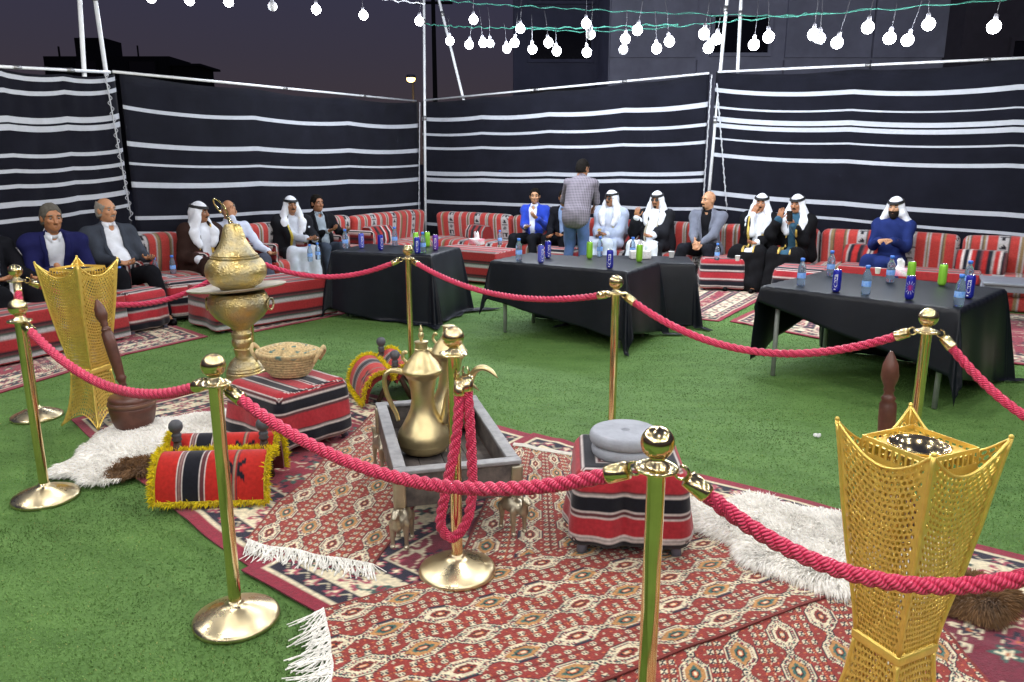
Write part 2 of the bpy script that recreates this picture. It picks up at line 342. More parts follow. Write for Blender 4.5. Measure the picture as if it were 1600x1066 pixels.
def tent_panel(label, P, Q, pxl, pxr, topl, topr, stripes, ext0=0., ext1=0., scallop=3, sag=.05, seed=1):
    """P,Q ground points of the two ends; stripes = (yl0,yl1,yr0,yr1) photo rows at the two ends"""
    P = np.asarray(P, float); Q = np.asarray(Q, float)
    def zz(px, y, pt): r = ray(px, y); return HC + r[2] / r[1] * pt[1]
    rows = [(zz(pxl, topl, P), zz(pxr, topr, Q), 0)]
    for (a, b_, c, d) in stripes: rows += [(zz(pxl, a, P), zz(pxr, c, Q), 1), (zz(pxl, b_, P), zz(pxr, d, Q), 0)]
    rows.append((.05, .05, 0))
    full = [];
    for i in range(len(rows) - 1):
        a, b_ = rows[i], rows[i + 1]; k = max(1, int((a[0] - b_[0]) / .10))
        for j in range(k): f = j / k; full.append((a[0] + (b_[0] - a[0]) * f, a[1] + (b_[1] - a[1]) * f, a[2]))
    full.append(rows[-1]); nz = len(full); nu = 90
    s = np.linspace(-ext0, 1 + ext1, nu); zl = np.array([r[0] for r in full]); zr = np.array([r[1] for r in full])
    Z = zl[None] * (1 - s[:, None]) + zr[None] * s[:, None]; H = zl[0]
    rel = Z / H
    sc = -sag * np.abs(np.sin(math.pi * scallop * s)) ** .8 * .6 - sag * 1.3 * 4 * s * (1 - s) * .5
    Z = Z + sc[:, None] * np.clip(rel, 0, 1) ** 1.2 * 1.0
    xy = P[None] + s[:, None] * (Q - P)[None]; d = (Q - P) / np.linalg.norm(Q - P); nn = np.array([-d[1], d[0]])
    S, ZZ = np.meshgrid(s, np.arange(nz), indexing='ij')
    off = .035 * (vnoise(S * 9 + seed * 7, Z * 1.6, seed) - .5) + .05 * (vnoise(S * 3 + seed, Z * .8, seed + 5) - .5) + .02 * np.sin(S * 46 + 2 * Z) * np.clip(rel - .55, 0, 1)
    off *= np.minimum(1, np.minimum(np.abs(S + ext0), np.abs(1 + ext1 - S)) * 14)
    V = np.stack([xy[:, 0:1] + off * nn[0], xy[:, 1:2] + off * nn[1], Z], -1)
    F = gridF(nu, nz).reshape(nu - 1, nz - 1, 4); b = MB(); b.V = [V.reshape(-1, 3)]; b.n = nu * nz; b.ST = [np.zeros((b.n, 3))]; b.C = [np.ones((b.n, 3))]
    mk = np.array([r[2] for r in full[:-1]])
    for m in (0, 1): b.F.append((F[:, mk == m].reshape(-1, 4), m))
    o = b.build('tent_wall', [m_black_weave, m_white_weave]); md = o.modifiers.new('cloth', 'SOLIDIFY'); md.thickness = .006
    return tag(o, label, 'tent wall', 'striped tent walls round the yard')
LEFT0 = on_line(0, LSEAM, uL, y=105); RSEAM = on_line(1112, CORNER, uR, y=115)
tent_panel('black tent wall with closely set white stripes at the far left', LEFT0, on_line(178, LSEAM, uL, y=115), 0, 175, 106, 116,
    [(110.7, 118.5, 119.8, 126), (136.5, 144, 137, 143.4), (180.4, 190.5, 176.8, 185.4), (193.6, 203.4, 189.7, 198), (239.6, 245.7, 231, 237), (264, 270, 252.5, 258.4), (287.7, 294, 273, 279), (314, 322.7, 295.3, 303), (339.7, 346, 317.6, 322.7)], ext0=1.6, scallop=2, sag=.04, seed=2)
tent_panel('black tent wall with five thin white stripes left of the corner pole', on_line(186, LSEAM, uL, y=115), CORNER + uL * -.05, 187, 653, 112, 159,
    [(164, 170, 193, 199), (220.4, 228, 231.8, 238), (253.3, 257.4, 256.6, 259.7), (284, 292.8, 276.8, 282.7), (338, 344, 315.6, 319.7), (362, 368, 352, 357)], scallop=3, sag=.07, seed=3)
tent_panel('black tent wall with paired white stripes right of the corner pole', CORNER + uR * .06, on_line(1104, CORNER, uR, y=200), 660, 1104, 158.5, 114,
    [(183, 188.7, 159, 167), (207.7, 211.5, 191.8, 197), (229, 233, 219.4, 224.4), (267, 273.5, 267.5, 273.5), (277, 282.7, 278.8, 284.7), (311.8, 317, 324, 329), (347, 351.6, 372, 378)], scallop=4, sag=.05, seed=4)
tent_panel('black tent wall with double white stripe at the far right', on_line(1119, CORNER, uR, y=115), on_line(1600, CORNER, uR, y=92), 1119, 1600, 112, 90,
    [(137, 143.5, 131.5, 140), (165, 168.5, 166.4, 169), (181, 188.7, 187, 195), (191.3, 198, 198.4, 206.5), (214, 216.8, 225.5, 228.8), (238, 244, 255.4, 262), (297, 304, 331, 338.5), (320, 324, 361, 366)], ext1=.5, scallop=2, sag=.07, seed=5)

# frame of white pipes
def pipe(name, label, pts, r=.024, cat='pole', group='white pipes of the tent frame', foot=True):
    pts = np.asarray(pts, float); base = pts[0].copy(); t = thing(name, label, cat, tuple(base), 0, group)
    b = MB(); b.add(*tube(pts - base, r, 12)); b.build('pipe', white_paint, t)
    if foot: b = MB(); b.add(*lathe([(0, 0), (r * 2.4, 0), (r * 2.4, .008), (r * 1.1, .012), (r * 1.05, .05), (r * 1.0, .05)], 12)); b.build('foot_plate', m_grey_metal, t)
    for f in (.45, .75):
        p = (pts[0] + (pts[-1] - pts[0]) * f) - base; d = pts[-1] - pts[0]; d /= np.linalg.norm(d)
        b = MB(); b.add(*tube([p - d * .04, p + d * .04], r * 1.35, 12)); b.build('clamp', m_grey_metal, t)
    return t
cw = np.append(CORNER + nL * .10 + nR * .06, 0)
pipe('tent_pole', 'white upright tent pole at the back corner of the striped walls', [cw, (YD(664, 0, cw[1])[0], cw[1], 5.4)])
bw = on_line(735, CORNER, uR, -.1, nR, y=150); p1 = YD(681, 0, CORNER[1] - .1)
pipe('tent_brace', 'white slanting brace pole just right of the corner pole', [(bw[0] + (bw[0] - p1[0]) * .9, bw[1], 0), (p1[0] - .2, bw[1] + .1, 5.5)])
sw = on_line(1106, CORNER, uR, .02, nR, y=300); p1 = YD(1136, 0, sw[1])
pipe('tent_pole', 'white tent pole at the open gap between the two right walls', [(sw[0] - .03, sw[1], 0), (p1[0], sw[1], p1[2]), (p1[0] + .03, sw[1], 5.0)])
p0 = on_line(1158, CORNER, uR, -.12, nR, y=110); p1 = YD(1156, 0, p0[1])
pipe('tent_brace', 'white upright pole just right of the gap in the right walls', [(p0[0], p0[1], 0), (p1[0], p0[1], 4.9)])
lw = on_line(170, LSEAM, uL, -.12, nL, y=110); p1 = YD(157, 0, lw[1])
pipe('tent_pole', 'white tent pole at the seam of the two left walls', [(lw[0] + .06, lw[1], 0), (p1[0] - .1, lw[1], 4.6)])
p0 = on_line(115, LSEAM, uL, -.12, nL, y=110); p1 = YD(124, 0, p0[1])
pipe('tent_brace', 'white leaning pole left of the left wall seam', [(p0[0] - .05, p0[1], 0), (p1[0] + .08, p0[1], 4.6)])
def zat(px, y, pt): r = ray(px, y); return HC + r[2] / r[1] * pt[1]
def rail(label, pa, ya, pb, yb, P, u, n_):
    a = on_line(pa, P, u, .02, n_, y=ya); b_ = on_line(pb, P, u, .02, n_, y=yb)
    pipe('top_rail', label, [(a[0], a[1], zat(pa, ya, a)), (b_[0], b_[1], zat(pb, yb, b_))], r=.016, cat='rail', foot=False)
rail('white top rail along the far left tent wall', -120, 98, 172, 113, LSEAM, uL, nL)
rail('white top rail from the left seam to the corner', 176, 112, 650, 158, LSEAM, uL, nL)
rail('white top rail from the corner to the gap in the right walls', 662, 157, 1108, 114.5, CORNER, uR, nR)
rail('white top rail along the far right tent wall', 1122, 112.5, 1720, 85, CORNER, uR, nR)
m_rope_thin = pmat('thin_grey_cord', (.42, .43, .46), .8); m_green_rope = pmat('green_plastic_rope', (.02, .15, .11), .6)
def lacing(label, px0, px1, y0, y1, P, u, n_, amp=.03, turns=14):
    a = on_line(px0, P, u, .06, n_, y=y0); b_ = on_line(px1, P, u, .06, n_, y=y1); za = zat(px0, y0, a); zb = zat(px1, y1, b_)
    k = np.linspace(0, 1, 160); w = np.sin(k * turns * 2 * math.pi) * amp
    pts = np.stack([a[0] + (b_[0] - a[0]) * k + w * u[0], a[1] + (b_[1] - a[1]) * k + w * u[1], za + (zb - za) * k], 1)
    b = MB(); b.add(*tube(pts, .004, 5)); b.add(*tube(np.stack([pts[::8, 0] - w[::8] * u[0], pts[::8, 1] - w[::8] * u[1], pts[::8, 2]], 1), .008, 5))
    tag(b.build('lacing_cord', m_rope_thin), label, 'cord')
lacing('grey lacing cord zigzagging down the left wall seam', 164, 206, 114, 345, LSEAM, uL, nL)
lacing('grey lacing cord beside the corner pole', 656, 654, 160, 385, LSEAM, uL, nL, .014)
lacing('grey lacing cord edging the wall left of the gap', 1112, 1098, 116, 330, CORNER, uR, nR, .012)
lacing('grey lacing cord edging the wall right of the gap', 1120, 1136, 130, 330, CORNER, uR, nR, .012)

# ================================================================== string lights
m_bulb, N, L, bb = nodemat('lit_bulb_glass'); bb.inputs['Emission Color'].default_value = (.93, .95, 1, 1); bb.inputs['Emission Strength'].default_value = 22; bb.inputs['Base Color'].default_value = (.9, .9, .9, 1)
m_wire = pmat('thin_dark_wire', (.05, .05, .06), .6); m_bulb_off = pmat('unlit_bulb_glass', (.75, .76, .80), .2); m_socket = pmat('grey_bulb_socket', (.22, .22, .25), .5)
ORD = ['first', 'second', 'third', 'fourth', 'fifth', 'sixth', 'seventh', 'eighth', 'ninth', 'tenth', 'eleventh', 'twelfth', 'thirteenth', 'fourteenth', 'fifteenth', 'sixteenth', 'seventeenth', 'eighteenth', 'nineteenth', 'twentieth',
       'twenty-first', 'twenty-second', 'twenty-third', 'twenty-fourth', 'twenty-fifth', 'twenty-sixth', 'twenty-seventh', 'twenty-eighth', 'twenty-ninth', 'thirtieth', 'thirty-first', 'thirty-second', 'thirty-third', 'thirty-fourth', 'thirty-fifth', 'thirty-sixth']
BP = [(0, -.046), (.018, -.0425), (.033, -.032), (.043, -.016), (.046, .0), (.043, .016), (.034, .031), (.020, .042), (.015, .046), (0, .046)]
bb_ = MB(); bb_.add(*lathe(BP, 14)); bulb_me = bb_.build('light_bulb', m_bulb); bme = bulb_me.data; bpy.data.objects.remove(bulb_me)
bb_ = MB(); bb_.add(*lathe(BP, 14)); q = bb_.build('light_bulb', m_bulb_off); bme0 = q.data; bpy.data.objects.remove(q)
bb_ = MB(); bb_.add(*lathe([(0, .040), (.015, .040), (.016, .070), (.010, .085), (0, .085)], 12)); q = bb_.build('socket', m_socket); sme = q.data; bpy.data.objects.remove(q)
bl = bpy.data.lights.new('bulb_light', 'POINT'); bl.energy = BULB_W; bl.color = BULB_COL; bl.shadow_soft_size = .045
bl2 = bpy.data.lights.new('bulb_light', 'POINT'); bl2.energy = NEAR_W; bl2.color = NEAR_COL; bl2.shadow_soft_size = .045
def bulb(p, lit, label, group, drop=.22, tilt=0, near=0):
    o = bpy.data.objects.new('light_bulb', bme if lit else bme0); col.objects.link(o); o.location = p; o.rotation_euler = (tilt, tilt * .6, 0); o.scale = (1.3,) * 3; tag(o, label, 'light bulb', group)
    s_ = bpy.data.objects.new('socket', sme); col.objects.link(s_); s_.parent = o
    b = MB(); b.add(*tube([(0, 0, .08), (.006, .004, .08 + drop * .5), (0, 0, .08 + drop)], .0022, 5)); b.build('wire', m_wire, o)
    if lit: l = bpy.data.objects.new('bulb_light', bl2 if near else bl); col.objects.link(l); l.location = (p[0], p[1], p[2] - .06)
    return o
BULBS = [(236, -3, 3.7, 1), (296, 1, 3.7, 1), (357, 3, 3.65, 1), (426, 10, 3.6, 0), (494, 15, 3.6, 1), (568, 24, 3.6, 1), (655, 33, 3.55, 1), (703, 64, 3.35, 1), (733, 70, 3.3, 1), (740, 31, 3.55, 1), (755, 67, 3.3, 1), (766, 68, 3.3, 0),
    (792, 76, 3.2, 1), (804, 67, 3.25, 1), (813, 45, 3.4, 1), (832, 77, 3.15, 1), (857, 67, 3.2, 1), (870, 80, 3.1, 1), (916, 37, 3.4, 1), (923, 54, 3.2, 0), (917, 82, 3.05, 1), (974, 78, 3.05, 0), (977, 61, 3.15, 1), (996, 47, 3.2, 1), (1026, 76, 3.0, 1),
    (1046, 65, 3.05, 1), (1100, 53, 3.05, 1), (1107, 75, 2.95, 1), (1120, 61, 3.0, 1), (1178, 70, 2.95, 1), (1201, 58, 3.0, 1), (1271, 54, 3.0, 1), (1281, 60, 2.95, 0), (1308, 67, 2.9, 1), (1356, 43, 3.0, 1), (1390, 60, 2.9, 1), (1418, 63, 2.9, 1), (1451, 38, 3.0, 1), (1553, 42, 2.9, 1)]
nl = nu_ = 0; bpos = []
for (x, y, z, lit) in BULBS:
    p = G(x, y, z); bpos.append((x, p))
    if lit: lab = ORD[nl] + ' lit bulb from the left on the overhead light strings'; nl += 1
    else: lab = ORD[nu_] + ' unlit bulb from the left on the overhead light strings'; nu_ += 1
    bulb(p, lit, lab, 'bulbs hanging on the light strings', drop=random.uniform(.16, .32), tilt=random.uniform(-.25, .25))
# strings go on over the yard towards and behind the camera
for sx in (-4.6, -2.3, 0, 2.3, 4.6):
    for sy in (-3.4, -1.5, .4, 2.3, 4.2, 6.1):
        bulb(near=1, p=np.array([sx + .5 * math.sin(sy * 2 + sx), sy, 3.75 + .12 * math.sin(sy)]), lit=1, label='lit bulb on a light string overhead, above the top of the picture', group='bulbs overhead out of view')
def wire(label, pts, mat, r=.0034, k=60, wob=.012):
    P = spline(pts, k); P[:, 2] += wob * np.sin(np.arange(k) * 1.9); b = MB(); b.add(*tube(P, r, 5)); b.add(*tube(P + np.stack([0 * P[:, 0], .012 * np.cos(np.arange(k)), .012 * np.sin(np.arange(k) * 1.3)], 1), r * .7, 5))
    tag(b.build('light_string', mat), label, 'cable', 'cables of the light strings')
wire('green rope light string crossing to the top right corner', [G(800, 42, 3.5), G(900, 49, 3.45), G(1000, 46, 3.4), G(1100, 37, 3.3), G(1200, 28, 3.25), G(1400, 13, 3.2), G(1600, -3, 3.2), G(1760, -20, 3.2)], m_green_rope)
wire('upper green light string sagging between the corner and the gap pole', [G(640, -6, 3.95), G(740, 5, 3.9), G(860, 12, 3.75), G(1000, 19, 3.6), G(1200, 25, 3.35), G(1290, 20, 3.3)], m_green_rope)
wire('lower green light string near the corner brace', [G(664, 38, 3.75), G(720, 42, 3.7), G(800, 44, 3.6), G(920, 43, 3.45), G(1060, 38, 3.35)], m_green_rope, r=.005)
wire('dark light string over the left wall', [G(180, -30, 4.0), G(296, -22, 4.0), G(426, -14, 4.0), G(568, -4, 3.95), G(664, 6, 3.9)], m_rope_thin, r=.006)


# ================================================================== rugs
CRIM, CREAM, NAVY, ROSE, TEAL, DRED, ORNG, BLK = [L3(h) for h in ('#8e2238', '#e2d6b6', '#1b1a30', '#a8485a', '#3f6b62', '#93342d', '#cf7548', '#17141c')]
def flower(x, y, rad, k=5, ph=0.):
    r = np.hypot(x, y); th = np.arctan2(y, x); return r / (rad * (.68 + .32 * np.cos(k * th + ph)))
def scatter_flowers(C, m, x, y, cell, seed, cols):
    i, j = np.floor(x / cell), np.floor(y / cell); cx = (i + .5 + .5 * (hash2(i, j, seed) - .5)) * cell; cy = (j + .5 + .5 * (hash2(i, j, seed + 1) - .5)) * cell
    h = hash2(i, j, seed + 2); f = flower(x - cx, y - cy, cell * (.30 + .2 * h), 5, h * 6)
    k = (h * 97 % 1 * len(cols)).astype(int)
    for q, (c1, c2) in enumerate(cols):
        a = m & (k == q) & (f < 1); C[a] = c1; a = m & (k == q) & (f < .55); C[a] = c2
        a = m & (k == q) & (f < .22); C[a] = ORNG * .8
    v = np.abs(vnoise(x / cell * 1.6 + seed, y / cell * 1.6, seed + 4) - .5) < .035; a = m & v & (f > 1.1); C[a] = cols[0][0] * .8
def persian(a, b, W, H, seed=1, field=None):
    field = CRIM if field is None else field
    da = np.minimum(a, W - a); db = np.minimum(b, H - b); d = np.minimum(da, db); s = np.where(da < db, b, a)
    C = np.empty(a.shape + (3,)); C[:] = CRIM
    zz = .010 * np.abs(((s / .05) % 1) * 2 - 1)
    C[(d > .055 + zz)] = CREAM * .9; C[d > .078 + zz] = NAVY
    m = (d > .088) & (d < .165); p = (s / .13) % 1; f = flower((p - .5) * .13, d - .128, .042, 5, 1); C[m & (f < 1)] = ROSE; C[m & (f < .5)] = CREAM
    vine = np.abs(d - .126 - .026 * np.sin(s / .13 * 2 * math.pi + 1.57)) < .006; C[m & vine & (f > 1)] = CREAM * .8
    C[(d > .165 + zz * .5)] = CREAM * .95
    m = (d > .18) & (d < .35); p = (s / .30) % 1; f = flower((p - .5) * .30, d - .265, .085, 6, 0); g = flower((((s / .30) + .5) % 1 - .5) * .30, d - .255, .05, 4, .7)
    vine = np.abs(d - .265 - .055 * np.sin(s / .30 * 2 * math.pi)) < .007; C[m & vine] = TEAL * .7
    lf = (np.abs(((s / .06) % 1) - .5) < .28) & (np.abs(d - .265 - .055 * np.sin(s / .30 * 2 * math.pi) + .02 * np.sign(np.sin(s / .06 * math.pi))) < .012); C[m & lf] = ROSE * .9
    C[m & (f < 1)] = ROSE; C[m & (f < .72)] = CREAM; C[m & (f < .5)] = NAVY; C[m & (f < .2)] = ROSE; C[m & (g < 1)] = TEAL * .6; C[m & (g < .5)] = CRIM
    C[d > .35 + zz * .5] = NAVY
    m = (d > .36) & (d < .43); p = (s / .10) % 1; f = flower((p - .5) * .10, d - .395, .034, 4, .7); C[m & (f < 1)] = ROSE; C[m & (f < .45)] = CREAM
    C[d > .43 + zz * .5] = CREAM * .85; C[d > .447 + zz * .5] = field
    m = d > .46; scatter_flowers(C, m, a, b, .17, seed, [(CREAM * .9, NAVY), (ROSE, CREAM), (NAVY, ROSE), (TEAL * .8, CREAM)])
    return C
def kilim(x, y, W, H, seed=0):
    """x across, y along; columns of stepped hexagons linked by eyes, on red"""
    PW, PL = W / max(1, round(W / .172)), .212; C = np.empty(x.shape + (3,)); C[:] = DRED
    ci = np.floor(x / PW); u = (x / PW) % 1 - .5; yy = y / PL + .5 * (ci % 2); k = np.floor(yy); v = yy % 1 - .5
    # small field motifs
    q = .028; p1 = (x / q) % 1 - .5; p2 = (y / q) % 1 - .5; par = (np.floor(x / q) + np.floor(y / q)) % 2
    C[(np.abs(p1) + np.abs(p2) < .20) & (par == 0)] = CREAM * .8; C[(np.abs(p1) + np.abs(p2) < .17) & (par == 1)] = ORNG
    hx = (np.abs(u) - .405) * PW; hy = (((y / .05) % 1) - .5) * .05; bx = (np.abs(hx) < .011) & (np.abs(hy) < .014)
    C[bx] = NAVY * .8; C[bx & (np.abs(hy) < np.abs(hx) * 1.0)] = CREAM; C[bx & (np.abs(hy) > .009) & (np.abs(hx) < .004)] = CREAM
    g = np.abs(u) > .478; C[g] = DRED * .65; C[g & ((y / .012) % 1 < .5) & (np.abs(u) > .488)] = ORNG
    au, av = np.abs(u), np.abs(v)
    st_ = np.floor(av * 24) / 24 * .5 + av * .5
    d = np.maximum(au / .30, (au * .95 + st_ * .80) / .41)
    C[d < 1.04] = NAVY; C[d < .985] = CREAM; C[d < .90] = NAVY; C[d < .865] = CREAM * .95
    tick = ((np.where(av > .22, x, y) / .013) % 1) < .42; C[(d < .83) & (d > .70) & tick] = CRIM; C[(d < .83) & (d > .78) & (~tick)] = TEAL
    C[d < .66] = NAVY; alt = (k % 2) == 0
    C[(d < .62) & alt] = CREAM; C[(d < .62) & ~alt] = L3('#c08a52')
    zig = (np.abs(((y / .022) % 1) - .5) * .12); C[(d < .40 + zig) & alt] = DRED * .8; C[(d < .36 + zig) & ~alt] = TEAL
    C[d < .26] = BLK; C[d < .18] = ORNG; C[d < .1] = CREAM
    e = np.hypot(u * PW, (av - .5) * PL); C[e < .016] = NAVY; C[e < .0125] = CREAM; C[e < .006] = NAVY
    m = np.minimum(x, W - x) < .012; C[m] = DRED * .7
    return C
def wrinkle(X, Y):
    a = vnoise(X * 2.3 + 11, Y * 2.3 + 5, 21); r = np.abs(vnoise(X * 1.5 + 3, Y * 1.5 - 7, 22) - .5)
    return .014 * a + .016 * np.exp(-(r / .05) ** 2) * vnoise(X * .9, Y * .9, 23)
RUG_OBJ = {}
def rug(label, Q, patt, z=.006, step=.011, wav=1.0, W=None, H=None, edgewave=.0, cat='rug', group=None, seed=1, lift=None):
    """Q: four ground points; 0-1 is the 'across' edge, 1-2 the 'along' edge"""
    Q = [np.asarray(q, float)[:2] for q in Q]; w = (np.linalg.norm(Q[1] - Q[0]) + np.linalg.norm(Q[2] - Q[3])) / 2; h = (np.linalg.norm(Q[3] - Q[0]) + np.linalg.norm(Q[2] - Q[1])) / 2
    nu, nv = int(w / step) + 2, int(h / step) + 2; U, Vv = np.meshgrid(np.linspace(0, 1, nu), np.linspace(0, 1, nv), indexing='ij')
    U2 = U + edgewave * (vnoise(Vv * 5 + seed, U * 0 + seed, seed) - .5) * (U - .5) * 2 / w; V2 = Vv + edgewave * (vnoise(U * 5 + seed, Vv * 0, seed + 3) - .5) * (Vv - .5) * 2 / h
    P = Q[0] * ((1 - U2) * (1 - V2))[..., None] + Q[1] * (U2 * (1 - V2))[..., None] + Q[2] * (U2 * V2)[..., None] + Q[3] * ((1 - U2) * V2)[..., None]
    Z = z + wav * wrinkle(P[..., 0], P[..., 1])
    if lift is not None: Z = Z + lift(U, Vv)
    x = U * w; y = Vv * h; C = patt(x, y, w, h)
    C = C * (.86 + .28 * rng.random(C.shape[:2]))[..., None]
    b = MB(); b.add(np.concatenate([P, Z[..., None]], -1), gridF(nu, nv)[:, ::1], col=C.reshape(-1, 3))
    edge = np.concatenate([np.arange(nu) * nv, (nu - 1) * nv + np.arange(nv), (np.arange(nu) * nv + nv - 1)[::-1], np.arange(nv)[::-1]])
    Pe = np.concatenate([P, Z[..., None]], -1).reshape(-1, 3)[edge]; lo = Pe.copy(); lo[:, 2] -= .007
    m = len(edge); b.add(np.concatenate([Pe, lo]), [[i, (i + 1) % m, (i + 1) % m + m, i + m] for i in range(m)], col=np.tile(C.reshape(-1, 3)[edge] * .8, (2, 1)))
    o = b.build('rug', pile); tag(o, label, cat, group); o['_w'] = w
    return o, P, Z
def fringe(P, Z, side, parent, L_=.10, n=150, spread=.35, colr=(.93, .91, .84), r=.0028):
    """loose white tassel yarns along one end of a rug"""
    if side == 0: E, I = P[:, 0], P[:, 1]; ze = Z[:, 0]
    elif side == 1: E, I = P[:, -1], P[:, -2]; ze = Z[:, -1]
    elif side == 2: E, I = P[0], P[1]; ze = Z[0]
    else: E, I = P[-1], P[-2]; ze = Z[-1]
    b = MB()
    for k in range(n):
        t = (k + rng.random()) / n * (len(E) - 1); i = int(t); i2 = min(i + 1, len(E) - 1); p = E[i] + (E[i2] - E[i]) * (t - i); d = p - I[i]; d = d / np.linalg.norm(d)
        a = (rng.random() - .5) * 2 * spread; d = np.array([d[0] * math.cos(a) - d[1] * math.sin(a), d[0] * math.sin(a) + d[1] * math.cos(a)]); l = L_ * (.6 + .6 * rng.random()); a2 = (rng.random() - .5) * .9
        d2 = np.array([d[0] * math.cos(a2) - d[1] * math.sin(a2), d[0] * math.sin(a2) + d[1] * math.cos(a2)]); z0 = ze[i]
        pts = [[p[0] - d[0] * .004, p[1] - d[1] * .004, z0], [p[0] + d[0] * l * .3, p[1] + d[1] * l * .3, z0 + .006 * rng.random()], [p[0] + d[0] * l * .5 + d2[0] * l * .5, p[1] + d[1] * l * .5 + d2[1] * l * .5, max(.004, z0 - .012 + .012 * rng.random())]]
        V, F = tube(spline(pts, 5), r * (1.2 - .4 * rng.random()), 4, caps=False); b.add(V, F, col=np.array(colr) * (.75 + .3 * rng.random()))
    o = b.build('fringe', colmat('fringe_yarn', rough=.9, bump=0, sheen=.2), parent); o['kind'] = 'stuff'; return o
rug('large crimson bordered floral rug under the brass censer and brown mortar', RUG_A, lambda x, y, w, h: persian(x, y, w, h, 3), z=.004, edgewave=.05, seed=4)
rug('large floral rug with crimson border under the millstones, running out at the right', RUG_B, lambda x, y, w, h: persian(x, y, w, h, 8, L3('#701f33')), z=.009, edgewave=.05, seed=9)
KIL = lambda x, y, w, h: kilim(x, y, w, h)
o, P, Z = rug('red diamond kilim with white fringe left of the tray table', [G(380, 850), G(588, 893), G(738, 655), G(578, 650)], KIL, z=.016, step=.005, edgewave=.03, seed=2)
fringe(P, Z, 0, o, .12, 190)
o, P, Z = rug('red diamond kilim with plain white end between tray table and millstones', [G(690, 925), np.array([.62, 2.84, 0]), G(903, 719), G(800, 703)], KIL, z=.017, step=.005, edgewave=.03, seed=5)
b = MB(); n = P.shape[0]; E = P[:, -1]; D = (P[:, -1] - P[:, -3]); D /= np.linalg.norm(D, axis=1)[:, None]
q = [np.concatenate([E + D * d, (Z[:, -1] + dz)[:, None]], 1) for d, dz in ((-.004, .003), (.02, .006), (.05, .002))]
b.add(np.stack(q, 1), gridF(n, 3)); b.build('woven_end', pmat('undyed_wool', (.66, .62, .54), .95, var=.1, vscale=40, bump=.5, bscale=300), o)
o, P, Z = rug('red diamond kilim lying lengthwise at the bottom right under the gold stand', [np.array([.22, 1.2, 0]), np.array([1.55, 1.2, 0]), np.array([1.62, 3.02, 0]), np.array([.42, 2.96, 0])], KIL, z=.017, step=.005, edgewave=.03, seed=6)
o, P, Z = rug('red diamond kilim laid across the front with white fringe at its left end', [G(496, 966), np.array([-.44, 1.86, 0]), np.array([1.42, 2.78, 0]), np.array([1.05, 3.50, 0])], KIL, z=.026, step=.005, edgewave=.05, seed=7)
fringe(P, Z, 0, o, .14, 190, .6); fringe(P, Z, 1, o, .10, 150)
# rugs along the seats
for lab, Q, sd in [('pale floral rug on the turf in front of the left bench', [G(-130, 655), G(195, 556), G(60, 500), G(-260, 560)], 31),
                   ('cream and red floral rug left of the brass censer, before the striped ottomans', [G(60, 585), G(325, 527), G(205, 487), G(-20, 520)], 12),
                   ('narrow floral rug behind the brass censer, before the left bench', [G(268, 492), G(375, 524), G(545, 490), G(420, 465)], 14),
                   ('floral rug with red field before the man in the grey jacket', [G(1000, 490), G(1124, 503), G(1215, 455), G(1078, 444)], 15),
                   ('floral rug right of the middle table, before the striped cube ottoman', [G(1140, 503), G(1330, 540), G(1330, 480), G(1212, 470)], 16),
                   ('floral rug at the right edge under the grey plastic table', [G(1500, 560), G(1760, 590), G(1700, 500), G(1490, 484)], 17)]:
    rug(lab, Q, lambda x, y, w, h, sd=sd: persian(x, y, w, h, sd), z=.005, step=.018, wav=.5, seed=sd, group='rugs along the seats')

# ================================================================== stanchions and ropes
def stanchion_proto():
    t = thing('stanchion', '', 'stanchion', (0, 0, 0))
    b = MB(); b.add(*lathe([(0, 0), (.158, 0), (.160, .010), (.157, .018), (.148, .024), (.10, .045), (.055, .062), (.034, .070), (.028, .078), (.026, .085), (0, .085)], 48)); b.build('base', brass_worn, t)
    b = MB(); b.add(*lathe([(0, .07), (.0235, .07), (.0235, .925), (0, .925)], 24)); b.build('pole', brass, t, sharp=40)
    b = MB()
    tt = np.linspace(0, 2 * math.pi, 48, endpoint=False); rr = [(.026, .935), (.030, .940), (.048, .940), (.055, .937), (.055, .931), (.048, .928), (.030, .928), (.026, .930)]
    b.add(*lathe(rr + [rr[0]], 40)); b.build('hook_plate', brass, t)
    b = MB(); b.add(*lathe([(0, .925), (.034, .925), (.036, .934), (.030, .945), (.020, .953), (.0165, .962), (.020, .968), (.022, .972), (0, .972)], 28)); b.build('neck', brass, t)
    b = MB(); V, F = sphere((0, 0, 1.000), .0425, 16); b.add(V, F); b.build('ball', brass, t)
    return t
ST = dict(S1=(-2.408, 3.678), B1=tuple(G(58, 652)[:2]), S2=(-1.046, 2.598), S9=(-2.13, 6.12), S3=(-.831, 6.129), S4=(-.227, 2.887), S5=(.613, 4.48), S6=(.359, 1.784), S7=(1.902, 3.438), S8=(1.47, 1.50), S10=(2.75, 2.25))
STL = dict(S1='brass post at the far left on the turf, nearest of the left pair', B1='brass post behind the leftmost one, beside the left gold stand', S2='leaning-looking brass post in front of the camel saddle',
    S9='brass post hidden behind the brass censer', S3='brass post standing before the leftmost black table', S4='brass post in the front middle with a rope loop hanging from it', S5='brass post behind the millstones, before the middle black table',
    S6='nearest brass post, cut off by the bottom edge before the millstones', S7='brass post before the right black table, behind the right gold stand', S8='brass post outside the right edge, nearest', S10='brass post outside the right edge, farther')
proto = stanchion_proto()
for i, (k, p) in enumerate(ST.items()):
    z = .034 if k == 'S4' else .022 if k in ('S6', 'S9') else 0.0
    if i == 0: proto.location = (p[0], p[1], z); tag(proto, STL[k], None, 'brass rope posts'); o = proto
    else: o = dup(proto, (p[0], p[1], z), rng.random() * 6, STL[k], 'brass rope posts')
